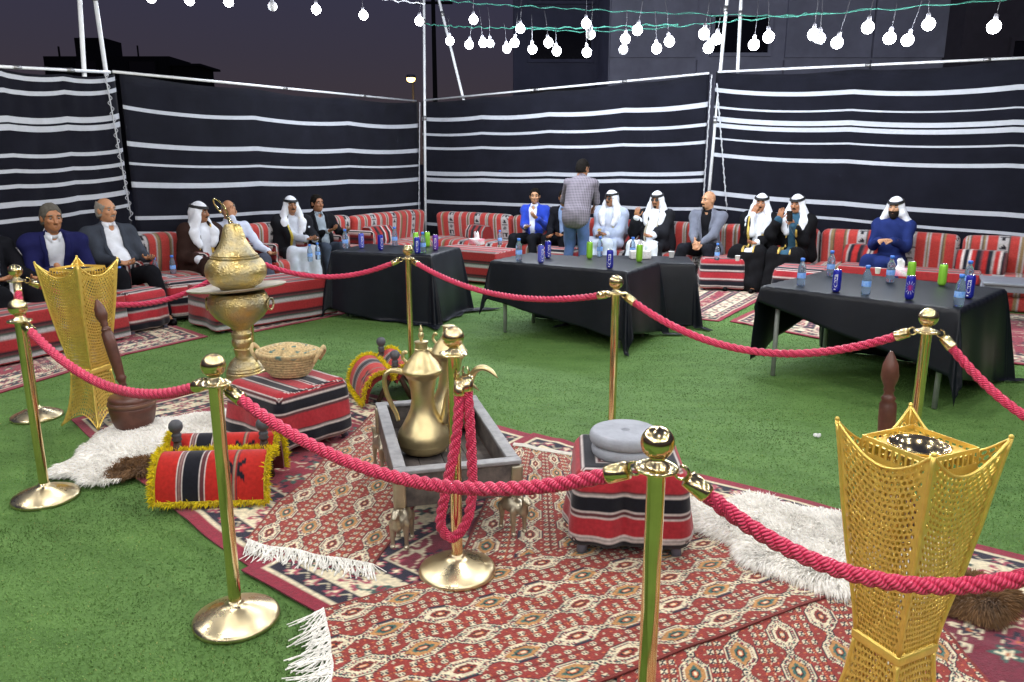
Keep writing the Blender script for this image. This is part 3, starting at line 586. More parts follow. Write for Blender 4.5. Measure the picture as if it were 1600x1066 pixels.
m_rope, N, L, b = nodemat('red_braided_rope'); a = N.new('ShaderNodeAttribute'); a.attribute_name = 'st'; s_ = N.new('ShaderNodeSeparateXYZ'); L.new(a.outputs['Vector'], s_.inputs[0])
mm = N.new('ShaderNodeMath'); mm.operation = 'SINE'; L.new(s_.outputs[0], mm.inputs[0]); bu = N.new('ShaderNodeBump'); bu.inputs['Strength'].default_value = .9; bu.inputs['Distance'].default_value = .003
L.new(mm.outputs[0], bu.inputs['Height']); L.new(bu.outputs[0], b.inputs['Normal'])
cr = N.new('ShaderNodeValToRGB'); cr.color_ramp.elements[0].color = (.66, .016, .080, 1); cr.color_ramp.elements[1].color = (1.0, .085, .205, 1); mr = N.new('ShaderNodeMapRange'); mr.inputs[1].default_value = -1; mr.inputs[2].default_value = 1
L.new(mm.outputs[0], mr.inputs[0]); L.new(mr.outputs[0], cr.inputs[0]); L.new(cr.outputs[0], b.inputs['Base Color']); b.inputs['Roughness'].default_value = .42; b.inputs['Sheen Weight'].default_value = .05
def rope(label, path, ends=True, seg=8):
    P0 = np.asarray(path, float); l = np.concatenate([[0], np.cumsum(np.linalg.norm(np.diff(P0, axis=0), axis=1))]); n = int(l[-1] / .008); P = np.stack([np.interp(np.linspace(0, l[-1], n), l, P0[:, k]) for k in range(3)], 1)
    T, N_, B_ = frames(P); s = np.linspace(0, l[-1], n); base = P[0].copy(); t = thing('barrier_rope', label, 'rope', tuple(base), 0, 'red barrier ropes'); b = MB()
    for k in range(3):
        ph = s / .115 * 2 * math.pi + k * 2.0944; C = P + .0100 * (np.cos(ph)[:, None] * N_ + np.sin(ph)[:, None] * B_)
        Vt, Ft = tube(C - base, .0118, seg, caps=True); m = len(Vt) // seg; si = np.concatenate([[s[0]], s, [s[-1]]]); th = np.arange(seg) / seg * 2 * math.pi
        st = np.zeros((m, seg, 3)); st[..., 0] = si[:, None] * 900 + 2.0 * th[None]; b.add(Vt, Ft, st=st.reshape(-1, 3))
    b.build('braid', m_rope, t)
    if ends:
        for e in (0, -1):
            d = (P[6] - P[0]) if e == 0 else (P[-7] - P[-1]); d /= np.linalg.norm(d); c = (P[0] if e == 0 else P[-1]) - base
            b = MB(); b.add(*tube([c - d * .012, c - d * .010, c + d * .045, c + d * .05], [.010, .0240, .0245, .0235], 16)); b.build('ferrule', brass, t)
            u = np.cross(d, [0, 0, 1.]); u = u / (np.linalg.norm(u) + 1e-9); w = np.cross(u, d); th = np.linspace(-2.6, 2.6, 14)
            hk = c - d * .030 + .017 * (np.cos(th)[:, None] * d[None] + np.sin(th)[:, None] * w[None]); b = MB(); b.add(*tube(hk, .0042, 7)); b.build('hook', brass, t)
    return t
def sag(a, b_, s, z0=.915, z1=.915, n=60, gap=.085):
    a = np.array([*a, z0]); b_ = np.array([*b_, z1]); d = b_ - a; d /= np.linalg.norm(d); d[2] = 0; a = a + d * gap; b_ = b_ - d * gap; t = np.linspace(0, 1, n)[:, None]; P = a + (b_ - a) * t; P[:, 2] -= 4 * s * (t * (1 - t))[:, 0]; return P
rope('red rope hanging from the leftmost post to the post before the camel saddle', sag(ST['S1'], ST['S2'], .15))
rope('long red rope in front, from the saddle post to the nearest post', sag(ST['S2'], ST['S6'], .17, z1=.93))
rope('red rope at the bottom right crossing in front of the right gold stand', sag(ST['S6'], ST['S8'], .20, z0=.93))
rope('red rope sagging steeply between the two posts at the left edge', sag(ST['B1'], ST['S1'], .42))
rope('red rope behind the left gold stand running to the censer', sag(ST['B1'], ST['S9'], .24))
rope('red rope crossing before the leftmost table, from censer to post', sag(ST['S9'], ST['S3'], .13))
rope('red rope crossing before the middle table', sag(ST['S3'], ST['S5'], .13))
rope('red rope crossing before the right table', sag(ST['S5'], ST['S7'], .20))
rope('red rope descending behind the right gold stand', sag(ST['S7'], ST['S10'], .33))
s4 = np.array([*ST['S4'], 0])
rope('red rope folded in a hanging loop on the front middle post', spline([s4 + v for v in [(.028, -.062, .87), (.012, -.085, .66), (-.03, -.10, .45), (-.055, -.095, .32), (-.045, -.09, .26), (-.004, -.085, .235), (.05, -.08, .31), (.070, -.075, .45), (.066, -.068, .66), (.052, -.055, .885)]], 90))

# ================================================================== striped covers (sadu cloth)
SR, SW, SB, SN = L3('#a62b34'), L3('#cfc4c0'), L3('#5c3236'), L3('#14151f')
def sadu(t, sc=1.0, red=None):
    red = SR if red is None else red
    t = (np.asarray(t) / sc) % .200; C = np.empty(t.shape + (3,)); C[:] = red
    for a, b_, c in [(.074, .080, SW), (.080, .095, SB), (.095, .101, SW), (.101, .165, SN), (.165, .171, SW), (.171, .186, SB), (.186, .192, SW)]: C[(t >= a) & (t < b_)] = c
    m = (t > .0845) & (t < .090); C[m] = SW * .5; m = (t > .176) & (t < .181); C[m] = SW * .5
    return C
m_stool = pmat('blue_grey_plastic', (.16, .18, .24), .4, bump=.1)
def ottoman(label, c, yaw, w, d, h, seed=1, mode=0, step=.02, ph=0., legs=True, group='cube ottomans in striped covers'):
    t = thing('ottoman', label, 'ottoman', tuple(c), yaw, group)
    leg = .035 if legs else .0
    V, F = rbox(w, d, h - leg, .055, step, 5); V[:, 2] += (h - leg) / 2 + leg
    th = np.arctan2(V[:, 1], V[:, 0]); dn = 1 - (V[:, 2] - leg) / (h - leg)
    k = (.012 * np.sin(th * 9 + seed) + .016 * np.sin(th * 5 + seed * 2.1)) * np.clip(dn, 0, 1) ** 1.3 + .035 * np.clip(dn, 0, 1)
    if mode == 1: k = k - .05 * np.exp(-((V[:, 0] + .03) / .035) ** 2) * (V[:, 1] < 0) * np.clip(dn * 1.6, 0, 1)
    rr = np.hypot(V[:, 0], V[:, 1]) + 1e-6; side = sm(h - .05, h - .08, V[:, 2]); V[:, 0] += V[:, 0] / rr * k * side; V[:, 1] += V[:, 1] / rr * k * side
    e = np.minimum(w / 2 - np.abs(V[:, 0]), d / 2 - np.abs(V[:, 1]))
    if mode == 1: tt = V[:, 2] + np.clip(e - .01, 0, 1) * sm(h - .02, h, V[:, 2])
    else: tt = V[:, 2] + (V[:, 1] + d / 2) * sm(h - .025, h - .003, V[:, 2])
    V[:, 2] += .006 * (vnoise(V[:, 0] * 9, V[:, 1] * 9, seed)) * (V[:, 2] > h - .01)
    b = MB(); b.add(V, F, col=sadu(tt + ph)); b.build('cover', woven, t)
    if legs:
        for sx in (-1, 1):
            for sy in (-1, 1): b = MB(); b.add(*tube([(sx * (w / 2 - .035), sy * (d / 2 - .035), 0), (sx * (w / 2 - .05), sy * (d / 2 - .05), .10)], [.022, .026], 10)); b.build('leg', m_stool, t)
    return t
ottoman('red and black striped ottoman under the straw basket', (-1.37, 4.52, .018), R(-39), .54, .52, .38, 3, 0, .008, .03)
ottoman('red and black striped ottoman carrying the grey millstones', (.52, 3.235, .040), R(-4), .48, .48, .39, 5, 1, .008, .09)

# ------------------------------------------------------------------ millstones, basket
m_stone = pmat('pale_grey_stone', (.36, .38, .43), .95, var=.12, vscale=14, bump=.6, bscale=70, bdist=.004)
def stone(name, label, c, r, h, hole):
    n = 9; th = np.linspace(-math.pi / 2, math.pi / 2, n); e = h * .30; prof = [(.0, 0), (r - e, 0)] + [(r - e + e * math.cos(a), h / 2 + (h / 2) * math.sin(a)) for a in th[1:-1]] + [(r - e, h)]
    prof += ([(.022, h * 1.02), (.019, h * .98), (.018, h * .4), (0, h * .4)] if hole else [(0, h)])
    V, F = lathe(prof, 48); V[:, :2] *= (1 + .02 * np.sin(np.arctan2(V[:, 1], V[:, 0]) * 3 + c[0] * 9))[:, None]
    b = MB(); b.add(V, F); return tag(b.build(name, m_stone, loc=c), label, 'millstone', 'quern stones')
mx_, my_ = .505, 3.20
stone('millstone', 'lower grey round millstone lying on the striped ottoman', (mx_, my_, .432), .150, .054, False)
stone('millstone', 'upper grey round millstone with centre hole, on the lower one', (mx_ - .005, my_ + .004, .486), .155, .058, True)
def basket(c):
    t = thing('straw_basket', 'oval coiled straw basket with lid on the red striped ottoman', 'basket', c, R(-8)); t.scale = (.92, .92, 1.4)
    def coilprof(p0, p1, n, r):
        out = []
        for i in range(n):
            f = (i + .5) / n; q = (p0[0] + (p1[0] - p0[0]) * f, p0[1] + (p1[1] - p0[1]) * f)
            for a in np.linspace(-1.2, 1.2, 5): out.append((q, a))
        return out
    straw = pmat('plaited_straw', (.50, .38, .22), .85, var=.35, vscale=40, bump=.9, bscale=130, bdist=.004); C0 = L3('#c9b184')
    def ring(prof, name, sx=1, sy=.8, tint=None):
        V, F = lathe(prof, 72, (0, 0, 0), sx, sy); th = np.arctan2(V[:, 1], V[:, 0]); cc = C0 * (.75 + .4 * vnoise(th * 30, V[:, 2] * 120, 3))[:, None]
        if tint: m = (vnoise(th * 4, np.hypot(V[:, 0], V[:, 1]) * 40, 8) > .84); cc[m] = L3('#5d7f78')
        b = MB(); b.add(V, F, col=cc); return b.build(name, colmat('straw_coils', rough=.85, bump=.8, bscale=160, bdist=.004, sheen=.1, var=.3), t)
    prof = [(0, 0)]
    for i in range(8):
        f = i / 8; r = .125 + .085 * f ** .8; z = .005 + .012 * i + .002
        for a in np.linspace(-1.4, 1.4, 5): prof.append((r + .008 * math.cos(a), z + .0085 * (1 + math.sin(a)) * .75))
    prof += [(.19, .11), (.10, .08), (0, .08)]
    ring(prof, 'bowl')
    prof = [(.212, .098), (.219, .108)]
    for i in range(8):
        r = .208 - .026 * i; z = .112 + .030 * math.sin(i / 8 * 1.57)
        for a in np.linspace(-.2, 3.0, 5): prof.append((max(0, r + .0125 * math.cos(a)), z + .007 * math.sin(a)))
    prof.append((0, .143)); ring(prof, 'lid', tint=1)
    for s in (-1, 1):
        b = MB(); V, F = tube(spline([(s * .195, -.05, .075), (s * .235, -.045, .115), (s * .245, 0, .135), (s * .235, .045, .115), (s * .195, .05, .075)], 16), .012, 8); b.add(V, F, col=C0); b.build('handle', MATS['straw_coils'], t)
    return t
basket((-1.37, 4.56, .404))

# ------------------------------------------------------------------ camel saddles
def strands(E, D, n, L_, r, c, jit=.5, seg=3, seed=0, layers=2):
    """tapered yarns from points E in directions D"""
    g = np.random.default_rng(seed); i = g.integers(0, len(E), n); p = E[i] + g.normal(0, .003, (n, 3)); d = D[i] + g.normal(0, jit, (n, 3)); d /= np.linalg.norm(d, axis=1)[:, None]
    l = L_ * (.6 + .6 * g.random(n)); s = np.cross(d, g.normal(0, 1, (n, 3))); s /= np.linalg.norm(s, axis=1)[:, None] + 1e-9; s *= r
    bend = g.normal(0, .25, (n, 3)) * l[:, None]; m = p + d * (l * .55)[:, None] + bend * .25; e = p + d * l[:, None] + bend * .6; e[:, 2] -= l * .15
    V = np.stack([p - s, p + s, m - s * .8, m + s * .8, e], 1).reshape(-1, 3); k = np.arange(n)[:, None] * 5
    Q = np.concatenate([k + [0, 1, 3, 2]]); T = k + [2, 3, 4]; cc = np.repeat(np.asarray(c) * (.7 + .5 * g.random(n))[:, None], 5, 0)
    return V, Q, T, cc
def saddle(label, c, yaw):
    t = thing('camel_saddle', label, 'saddle', c, yaw, 'camel saddles with yellow fringe')
    LX = .54; YEL = L3('#e8d41c')
    def stripes(x):
        x = x + LX / 2; C = np.empty(x.shape + (3,)); C[:] = L3('#b3261f')
        for a, b_, cc in [(.105, .110, SW), (.110, .118, SB), (.118, .126, L3('#8a6a66')), (.126, .134, SB), (.134, .139, SW), (.139, .215, SN), (.215, .220, SW), (.220, .240, SB), (.240, .245, SW), (.375, .380, SB), (.384, .392, L3('#8f7d6a')), (.396, .401, SB)]: C[(x >= a) & (x < b_)] = cc
        return C
    for yc, RY, RZ, a0, a1, nm in ((-.085, .150, .225, 4, 116, 'front'), (.085, .125, .262, 40, 176, 'rear')):
        A = np.linspace(R(a0), R(a1), 30); X = np.linspace(-LX / 2, LX / 2, 105); AA, XX = np.meshgrid(A, X, indexing='ij')
        def surf(k): return np.stack([XX, yc - RY * k * np.cos(AA), RZ * k * np.sin(AA) + .01], -1)
        o_, i_ = surf(1.0), surf(.78); C = stripes(XX)
        mx = np.abs(XX - (.388 - LX / 2)); ma = np.abs(AA - .85); z1 = (mx > .014) & (mx < .05) & (np.abs(ma - mx * 5) < .09) & (ma < .36); C[z1] = SN
        b = MB(); b.add(o_, gridF(30, 105)[:, ::-1], col=C.reshape(-1, 3)); b.add(i_, gridF(30, 105), col=L3('#5a1c1e'))
        for q in [(0, slice(None)), (-1, slice(None)), (slice(None), 0), (slice(None), -1)]: e = np.stack([o_[q], i_[q]], 1); b.add(e, gridF(e.shape[0], 2), col=L3('#6d1f22'))
        pad = b.build('pad', woven, t); pad['label'] = nm + ' striped red pad of the saddle'
        b = MB(); cn = np.stack([0 * XX, -np.cos(AA) / RY, np.sin(AA) / RZ], -1); cn /= np.linalg.norm(cn, axis=-1)[..., None]
        for qi, (q, dv) in enumerate([((0, slice(None)), (0, -.4, -.1)), ((-1, slice(None)), (0, 0, .4)), ((slice(None), 0), (-.9, 0, 0)), ((slice(None), -1), (.9, 0, 0))]):
            E = spline(o_[q], 60); Dn = np.broadcast_to(np.array(dv), E.shape) + spline(cn[q], 60) * .7; E = np.maximum(E, [-9, -9, .016])
            V, Q_, T_, cc = strands(E, Dn, 900, .032, .0036, YEL, .42, seed=qi * 7 + (3 if nm == 'rear' else 0)); b.add(V, Q_, col=cc); b.F.append((T_ + b.n - len(V), 0))
            V, F = tube(E, .008, 6); b.add(V, F, col=YEL * .7)
        f = b.build('fringe', fur, t); f['kind'] = 'stuff'
    wood = pmat('grey_painted_wood', (.075, .078, .09), .55, var=.25, vscale=20)
    for x in (-1, 1):
        b = MB(); X = x * (LX / 2 - .05)
        for s in (-1, 1): b.add(*tube([(X, s * .12, .012), (X, .01, .25)], [.018, .02], 8))
        b.build('frame_arch', pmat('dark_saddle_wood', (.05, .025, .015), .6, var=.3, vscale=20), t)
        b = MB(); b.add(*lathe([(0, .225), (.020, .225), (.026, .235), (.020, .246), (.026, .256), (.022, .266), (.017, .272), (.030, .285), (.036, .303), (.033, .322), (.020, .337), (0, .341)], 20, (X, .01, .035))); b.build('knob', wood, t)
    for z in (.20,):
        b = MB(); b.add(*tube([(-LX / 2 + .03, 0, z), (LX / 2 - .03, 0, z)], .018, 8)); b.build('ridge_bar', MATS['dark_saddle_wood'], t)
    return t
ps = G(332, 790); saddle('camel saddle with red striped pads and yellow fringe before the brown mortar', (ps[0], ps[1] + .17, .022), R(4))
ps = G(598, 622); saddle('camel saddle with yellow fringe behind the tray table', (ps[0] + .03, ps[1] + .06, .02), R(-68))

# ------------------------------------------------------------------ mortars and pestles
wood_red = pmat('polished_red_brown_wood', (.115, .042, .028), .38, var=.35, vscale=11, bump=.15, bscale=60)
def mortar(lm, lp, c, tip, tl=.62):
    o = MB(); o.add(*lathe([(0, 0), (.092, 0), (.100, .012), (.124, .07), (.136, .13), (.138, .155), (.134, .163), (.140, .170), (.140, .195), (.134, .200), (.136, .215), (.128, .228), (.100, .236), (.060, .240), (.040, .236), (.038, .20), (0, .20)], 40))
    t = thing('wooden_mortar', lm, 'mortar', tuple(c), 0, 'wooden coffee mortars'); o.build('bowl', wood_red, t, sharp=50)
    b = MB(); b.add(*lathe([(.1372, .172), (.1425, .175), (.1425, .190), (.1372, .193)], 40)); b.build('band', pmat('worn_wood_band', (.17, .075, .04), .45, var=.3, vscale=15), t)
    base = np.asarray(c, float) + (0.0, 0, .06); d = np.asarray(tip, float) - base; ln = np.linalg.norm(d); d /= ln
    p = MB(); prof = [(0, 0), (.030, .005), (.033, .04), (.026, .10), (.020, .16), (.018, .19), (.030, .205), (.022, .22), (.020, .25), (.026, .27), (.034, .285), (.026, .30), (.028, .31), (.033, .40), (.036, .52), (.034, .58), (.026, .595), (.030, .605), (.022, .615), (.018, .628), (.024, .64), (.020, .65), (.032, .68), (.036, .70), (.030, .745), (.016, .78), (.006, .80), (0, .80)]
    prof = [(r, z * ln / .8) for r, z in prof]; p.add(*lathe(prof, 24)); q = p.build('wooden_pestle', wood_red, loc=tuple(base), sharp=60)
    q.rotation_euler = Vector(d).to_track_quat('Z', 'Y').to_euler(); tag(q, lp, 'pestle', 'wooden pestles')
pm_ = G(212, 678); pm_ = pm_ + np.array([.0, .0, .03]); tip = YD(151, 468, pm_[1] + .05)
mortar('squat dark brown wooden mortar on the left sheepskin', 'turned brown pestle leaning left in the left mortar', pm_, tip)
pr_ = np.array([1.62, 3.10, .03]); tip = YD(1393, 549, pr_[1] + .03)
mortar('dark brown mortar mostly hidden behind the right gold stand', 'turned brown pestle standing up behind the right gold stand', pr_, tip)

# ------------------------------------------------------------------ sheepskins
def sheepskin(label, cx, cy, ax, ay, yaw, seed, patch=None, z0=.03, L_=.055):
    g = np.random.default_rng(seed); n = 64; th = np.linspace(0, 2 * math.pi, n, endpoint=False); rr = 1 + .13 * np.sin(3 * th + seed) + .10 * np.sin(5 * th + 2 * seed) + .06 * np.sin(9 * th)
    K = 22; f = np.linspace(0, 1, K); X = f[:, None] * (rr * np.cos(th))[None] * ax; Y = f[:, None] * (rr * np.sin(th))[None] * ay
    Zf = lambda x, y, q: .020 * (1 - q ** 4) + .012 * (vnoise(x * 14 + 50, y * 14 + 50, seed) - .5)
    Z = Zf(X, Y, f[:, None] + 0 * X); Z[-1] = -.012; c, s = math.cos(yaw), math.sin(yaw)
    wx = cx + X * c - Y * s; wy = cy + X * s + Y * c; Z = Z + wrinkle(wx, wy) * .6 + z0
    def tint(x, y):
        C = np.array([1.0, .98, .93]) * (.95 + .08 * vnoise(x * 18, y * 18, seed + 1))[..., None]
        if patch is not None:
            d = np.hypot(x - patch[0], y - patch[1]) / patch[2] + .5 * (vnoise(x * 20, y * 20, 4) - .5); C = np.where((d < 1)[..., None], np.array([.24, .13, .055]) * (.7 + .5 * vnoise(x * 30, y * 30, 6))[..., None], C)
        return C
    b = MB(); V = np.stack([wx, wy, Z], -1).transpose(1, 0, 2); b.add(V, gridF(n, K, cu=True), col=tint(wx, wy).transpose(1, 0, 2).reshape(-1, 3))
    m = 52000; q = np.sqrt(g.random(m)) * 1.0; a = g.random(m) * 2 * math.pi; ra = np.interp(a, np.append(th, 2 * math.pi), np.append(rr, rr[0])); x = q * ra * np.cos(a) * ax; y = q * ra * np.sin(a) * ay
    E = np.stack([cx + x * c - y * s, cy + x * s + y * c, Zf(x, y, q) + z0 - .002], 1); E[:, 2] += wrinkle(E[:, 0], E[:, 1]) * .6
    fl = vnoise(E[:, 0] * 9, E[:, 1] * 9, seed + 9) * 6.3; D = np.stack([np.cos(a + yaw) * q ** 2 * 1.5 + .7 * np.cos(fl), np.sin(a + yaw) * q ** 2 * 1.5 + .7 * np.sin(fl), .55 - .35 * q ** 3], 1)
    d = D + g.normal(0, .22, (m, 3)); d /= np.linalg.norm(d, axis=1)[:, None]; l = L_ * (.55 + .7 * g.random(m)); sd = np.cross(d, g.normal(0, 1, (m, 3))); sd /= np.linalg.norm(sd, axis=1)[:, None]; sd *= .0025
    md = E + d * (l * .55)[:, None]; en = E + d * l[:, None]; en[:, 2] = np.maximum(en[:, 2] - l * .3, .02)
    V = np.stack([E - sd, E + sd, md - sd * .9, md + sd * .9, en], 1).reshape(-1, 3); k = np.arange(m)[:, None] * 5; cc = np.repeat(tint(E[:, 0], E[:, 1]) * (.9 + .2 * g.random(m))[:, None], 5, 0)
    nb = b.n; b.add(V, k + [0, 1, 3, 2], col=cc); b.F.append((k + [2, 3, 4] + nb, 0))
    return tag(b.build('sheepskin', fur), label, 'sheepskin')
p = G(262, 697); bp = G(214, 742); sheepskin('creamy white sheepskin with brown tuft under the left mortar', p[0], p[1] + .02, .64, .40, R(58), 3, (bp[0], bp[1], .13))
p = G(1235, 850); bp = G(1525, 950); sheepskin('thick white sheepskin on the kilims left of the right gold stand', p[0] + .06, p[1] - .06, .54, .33, R(-34), 5, None, .045, .07)
sheepskin('brown grey fur patch right of the right gold stand', bp[0], bp[1] + .03, .13, .12, R(10), 8, (bp[0], bp[1], .5), .03, .07)

# ================================================================== implicit surfaces (for figures)
def surface_net(F, org, h):
    s = F < 0; nx, ny, nz = F.shape
    cnt = np.zeros((nx - 1, ny - 1, nz - 1), np.int8)
    for i in (0, 1):
        for j in (0, 1):
            for k in (0, 1): cnt += s[i:nx - 1 + i, j:ny - 1 + j, k:nz - 1 + k]
    act = (cnt > 0) & (cnt < 8); idx = np.argwhere(act)
    if len(idx) == 0: return np.zeros((0, 3)), np.zeros((0, 4), int)
    ids = -np.ones(act.shape, np.int64); ids[act] = np.arange(len(idx)); acc = np.zeros((len(idx), 3)); num = np.zeros(len(idx))
    cor = [(i, j, k) for i in (0, 1) for j in (0, 1) for k in (0, 1)]; val = {c: F[idx[:, 0] + c[0], idx[:, 1] + c[1], idx[:, 2] + c[2]] for c in cor}
    for c in cor:
        for a in range(3):
            if c[a] == 0:
                d = list(c); d[a] = 1; d = tuple(d); f0, f1 = val[c], val[d]; x = (f0 < 0) != (f1 < 0); t = f0 / np.where(x, f0 - f1, 1)
                p = np.tile(np.array(c, float), (len(idx), 1)); p[:, a] = t; acc += np.where(x[:, None], p, 0); num += x
    V = (idx + acc / num[:, None]) * h + org; Q = []
    for a in range(3):
        b, c = (a + 1) % 3, (a + 2) % 3; sl0 = [slice(None)] * 3; sl1 = [slice(None)] * 3; sl0[a] = slice(0, -1); sl1[a] = slice(1, None); e = np.argwhere(s[tuple(sl0)] != s[tuple(sl1)])
        e = e[(e[:, b] > 0) & (e[:, c] > 0) & (e[:, b] < F.shape[b] - 1) & (e[:, c] < F.shape[c] - 1)]
        if len(e) == 0: continue
        fl = s[tuple(e.T)]; q = []
        for (db, dc) in ((-1, -1), (0, -1), (0, 0), (-1, 0)): t = e.copy(); t[:, b] += db; t[:, c] += dc; q.append(ids[tuple(t.T)])
        q = np.stack(q, 1); q = np.where(fl[:, None], q, q[:, ::-1]); Q.append(q)
    Q = np.concatenate(Q); Q = Q[(Q >= 0).all(1)]; return V, Q
class Field:
    def __init__(s, lo, hi, h):
        s.h = h; s.lo = np.asarray(lo, float) - 2 * h; n = np.ceil((np.asarray(hi, float) + 2 * h - s.lo) / h).astype(int) + 1
        s.F = np.full(n, .2, np.float32); s.ax = [s.lo[i] + h * np.arange(n[i]) for i in range(3)]
    def blk(s, lo, hi):
        sl = []
        for i in range(3):
            a = max(0, int((lo[i] - s.lo[i]) / s.h)); b = min(s.F.shape[i], int((hi[i] - s.lo[i]) / s.h) + 2); sl.append(slice(a, max(a, b)))
        X = s.ax[0][sl[0]][:, None, None]; Y = s.ax[1][sl[1]][None, :, None]; Z = s.ax[2][sl[2]][None, None, :]; return tuple(sl), X, Y, Z
    def smin(s, sl, d, k):
        f = s.F[sl]
        if k > 0: hh = np.clip(.5 + .5 * (d - f) / k, 0, 1); s.F[sl] = d + (f - d) * hh - k * hh * (1 - hh)
        else: s.F[sl] = np.minimum(f, d)
    @staticmethod
    def dcone(X, Y, Z, a, b, ra, rb):
        d = b - a; l2 = float(d @ d) + 1e-9; t = np.clip(((X - a[0]) * d[0] + (Y - a[1]) * d[1] + (Z - a[2]) * d[2]) / l2, 0, 1)
        return np.sqrt((X - a[0] - t * d[0]) ** 2 + (Y - a[1] - t * d[1]) ** 2 + (Z - a[2] - t * d[2]) ** 2) - (ra + (rb - ra) * t)
    @staticmethod
    def dell(X, Y, Z, c, r, M):
        x, y, z = X - c[0], Y - c[1], Z - c[2]
        if M is not None: x, y, z = M[0, 0] * x + M[1, 0] * y + M[2, 0] * z, M[0, 1] * x + M[1, 1] * y + M[2, 1] * z, M[0, 2] * x + M[1, 2] * y + M[2, 2] * z
        k0 = np.sqrt((x / r[0]) ** 2 + (y / r[1]) ** 2 + (z / r[2]) ** 2); k1 = np.sqrt((x / r[0] ** 2) ** 2 + (y / r[1] ** 2) ** 2 + (z / r[2] ** 2) ** 2) + 1e-9
        return k0 * (k0 - 1) / k1
    def cone(s, a, b, ra, rb=None, k=.02, sub=False):
        a, b = np.asarray(a, float), np.asarray(b, float); rb = ra if rb is None else rb; m = max(ra, rb) + .06 + k; sl, X, Y, Z = s.blk(np.minimum(a, b) - m, np.maximum(a, b) + m)
        d = s.dcone(X, Y, Z, a, b, ra, rb)
        if sub: s.F[sl] = np.maximum(s.F[sl], -d)
        else: s.smin(sl, d, k)
        return s
    def ell(s, c, r, k=.02, M=None, sub=False):
        c = np.asarray(c, float); r = np.broadcast_to(np.asarray(r, float), (3,)); m = max(r) + .06 + k; sl, X, Y, Z = s.blk(c - m, c + m); d = s.dell(X, Y, Z, c, r, M)
        if sub:
            f = s.F[sl]
            if k > 0: hh = np.clip(.5 - .5 * (f + d) / k, 0, 1); s.F[sl] = f + (-d - f) * hh + k * hh * (1 - hh)
            else: s.F[sl] = np.maximum(f, -d)
        else: s.smin(sl, d, k)
        return s
    def grid(s): return np.meshgrid(*s.ax, indexing='ij', sparse=True)
    def folds(s, amp, fr=30, seed=0):
        X, Y, Z = s.grid(); s.F += (amp * (np.sin(X * fr + 2.3 * np.sin(Z * fr * .35 + seed) + seed) * np.sin(Z * fr * .6 + 1.7 * np.sin(Y * fr * .5) + seed * 2) + .5 * np.sin((Y + Z * .6) * fr * 1.4 + seed * 3) * np.cos(X * fr * .8))).astype(np.float32); return s
    def net(s): return surface_net(s.F, s.lo, s.h)

# ================================================================== brass censer
m_oldbrass, N, L, b = nodemat('aged_engraved_brass'); t = N.new('ShaderNodeTexCoord'); n = N.new('ShaderNodeTexNoise'); n.inputs['Scale'].default_value = 7; n.inputs['Detail'].default_value = 7
L.new(t.outputs['Object'], n.inputs['Vector']); cr = N.new('ShaderNodeValToRGB'); cr.color_ramp.elements[0].position = .36; cr.color_ramp.elements[0].color = (.40, .36, .25, 1); cr.color_ramp.elements[1].position = .62; cr.color_ramp.elements[1].color = (.66, .49, .17, 1)
L.new(n.outputs[0], cr.inputs[0]); L.new(cr.outputs[0], b.inputs['Base Color']); b.inputs['Metallic'].default_value = .9
mr = N.new('ShaderNodeMapRange'); mr.inputs[1].default_value = .35; mr.inputs[2].default_value = .65; mr.inputs[3].default_value = .52; mr.inputs[4].default_value = .27; L.new(n.outputs[0], mr.inputs[0]); L.new(mr.outputs[0], b.inputs['Roughness'])
v = N.new('ShaderNodeTexVoronoi'); v.inputs['Scale'].default_value = 42; v.feature = 'DISTANCE_TO_EDGE'; L.new(t.outputs['Object'], v.inputs['Vector']); bu = N.new('ShaderNodeBump'); bu.inputs['Strength'].default_value = .8; bu.inputs['Distance'].default_value = .008
L.new(v.outputs[0], bu.inputs['Height']); L.new(bu.outputs[0], b.inputs['Normal'])
m_dullbrass = pmat('dull_brass', (.50, .45, .34), .42, .85, var=.2, vscale=8, rvar=.1)
cc = G(384, 607); t = thing('brass_censer', 'tall engraved brass incense censer with round lid and wide plate', 'censer', (cc[0], cc[1], .012))
def part(par, name, prof, mat, seg=48, M=None, c=(0, 0, 0), sharp=50):
    V, F = lathe(prof, seg)
    if M is not None: V = V @ np.asarray(M).T
    b = MB(); b.add(V + np.asarray(c), F); return b.build(name, mat, par, sharp=sharp)
part(t, 'foot', [(0, 0), (.185, 0), (.190, .012), (.180, .022), (.155, .05), (.135, .085), (.130, .11), (.132, .12), (.124, .128), (.128, .14), (.120, .15), (.122, .162), (.110, .172), (.105, .19), (.085, .215), (.064, .235), (0, .235)], m_oldbrass)
part(t, 'stem', [(0, .23), (.060, .23), (.055, .25), (.062, .29), (.066, .30), (.056, .31), (.070, .33), (.074, .355), (.070, .375), (.062, .385), (.072, .395), (.072, .42), (.060, .43), (.056, .46), (0, .46)], m_oldbrass)
part(t, 'bowl', [(0, .455), (.066, .455), (.072, .47), (.120, .505), (.175, .55), (.210, .60), (.220, .645), (.218, .68), (.205, .715), (.19, .735), (0, .735)], m_oldbrass, 56)
tl = np.array(Matrix.Rotation(R(-4), 3, 'Y') @ Matrix.Rotation(R(-3), 3, 'X'))
pl = part(t, 'plate', [(0, .0), (.20, .002), (.25, .010), (.255, .016), (.335, .022), (.350, .030), (.352, .036), (.335, .031), (.255, .024), (.20, .014), (0, .012)], pmat('tinned_plate', (.60, .57, .48), .6, .45, var=.2, vscale=8), 64, tl, (0, 0, .742))
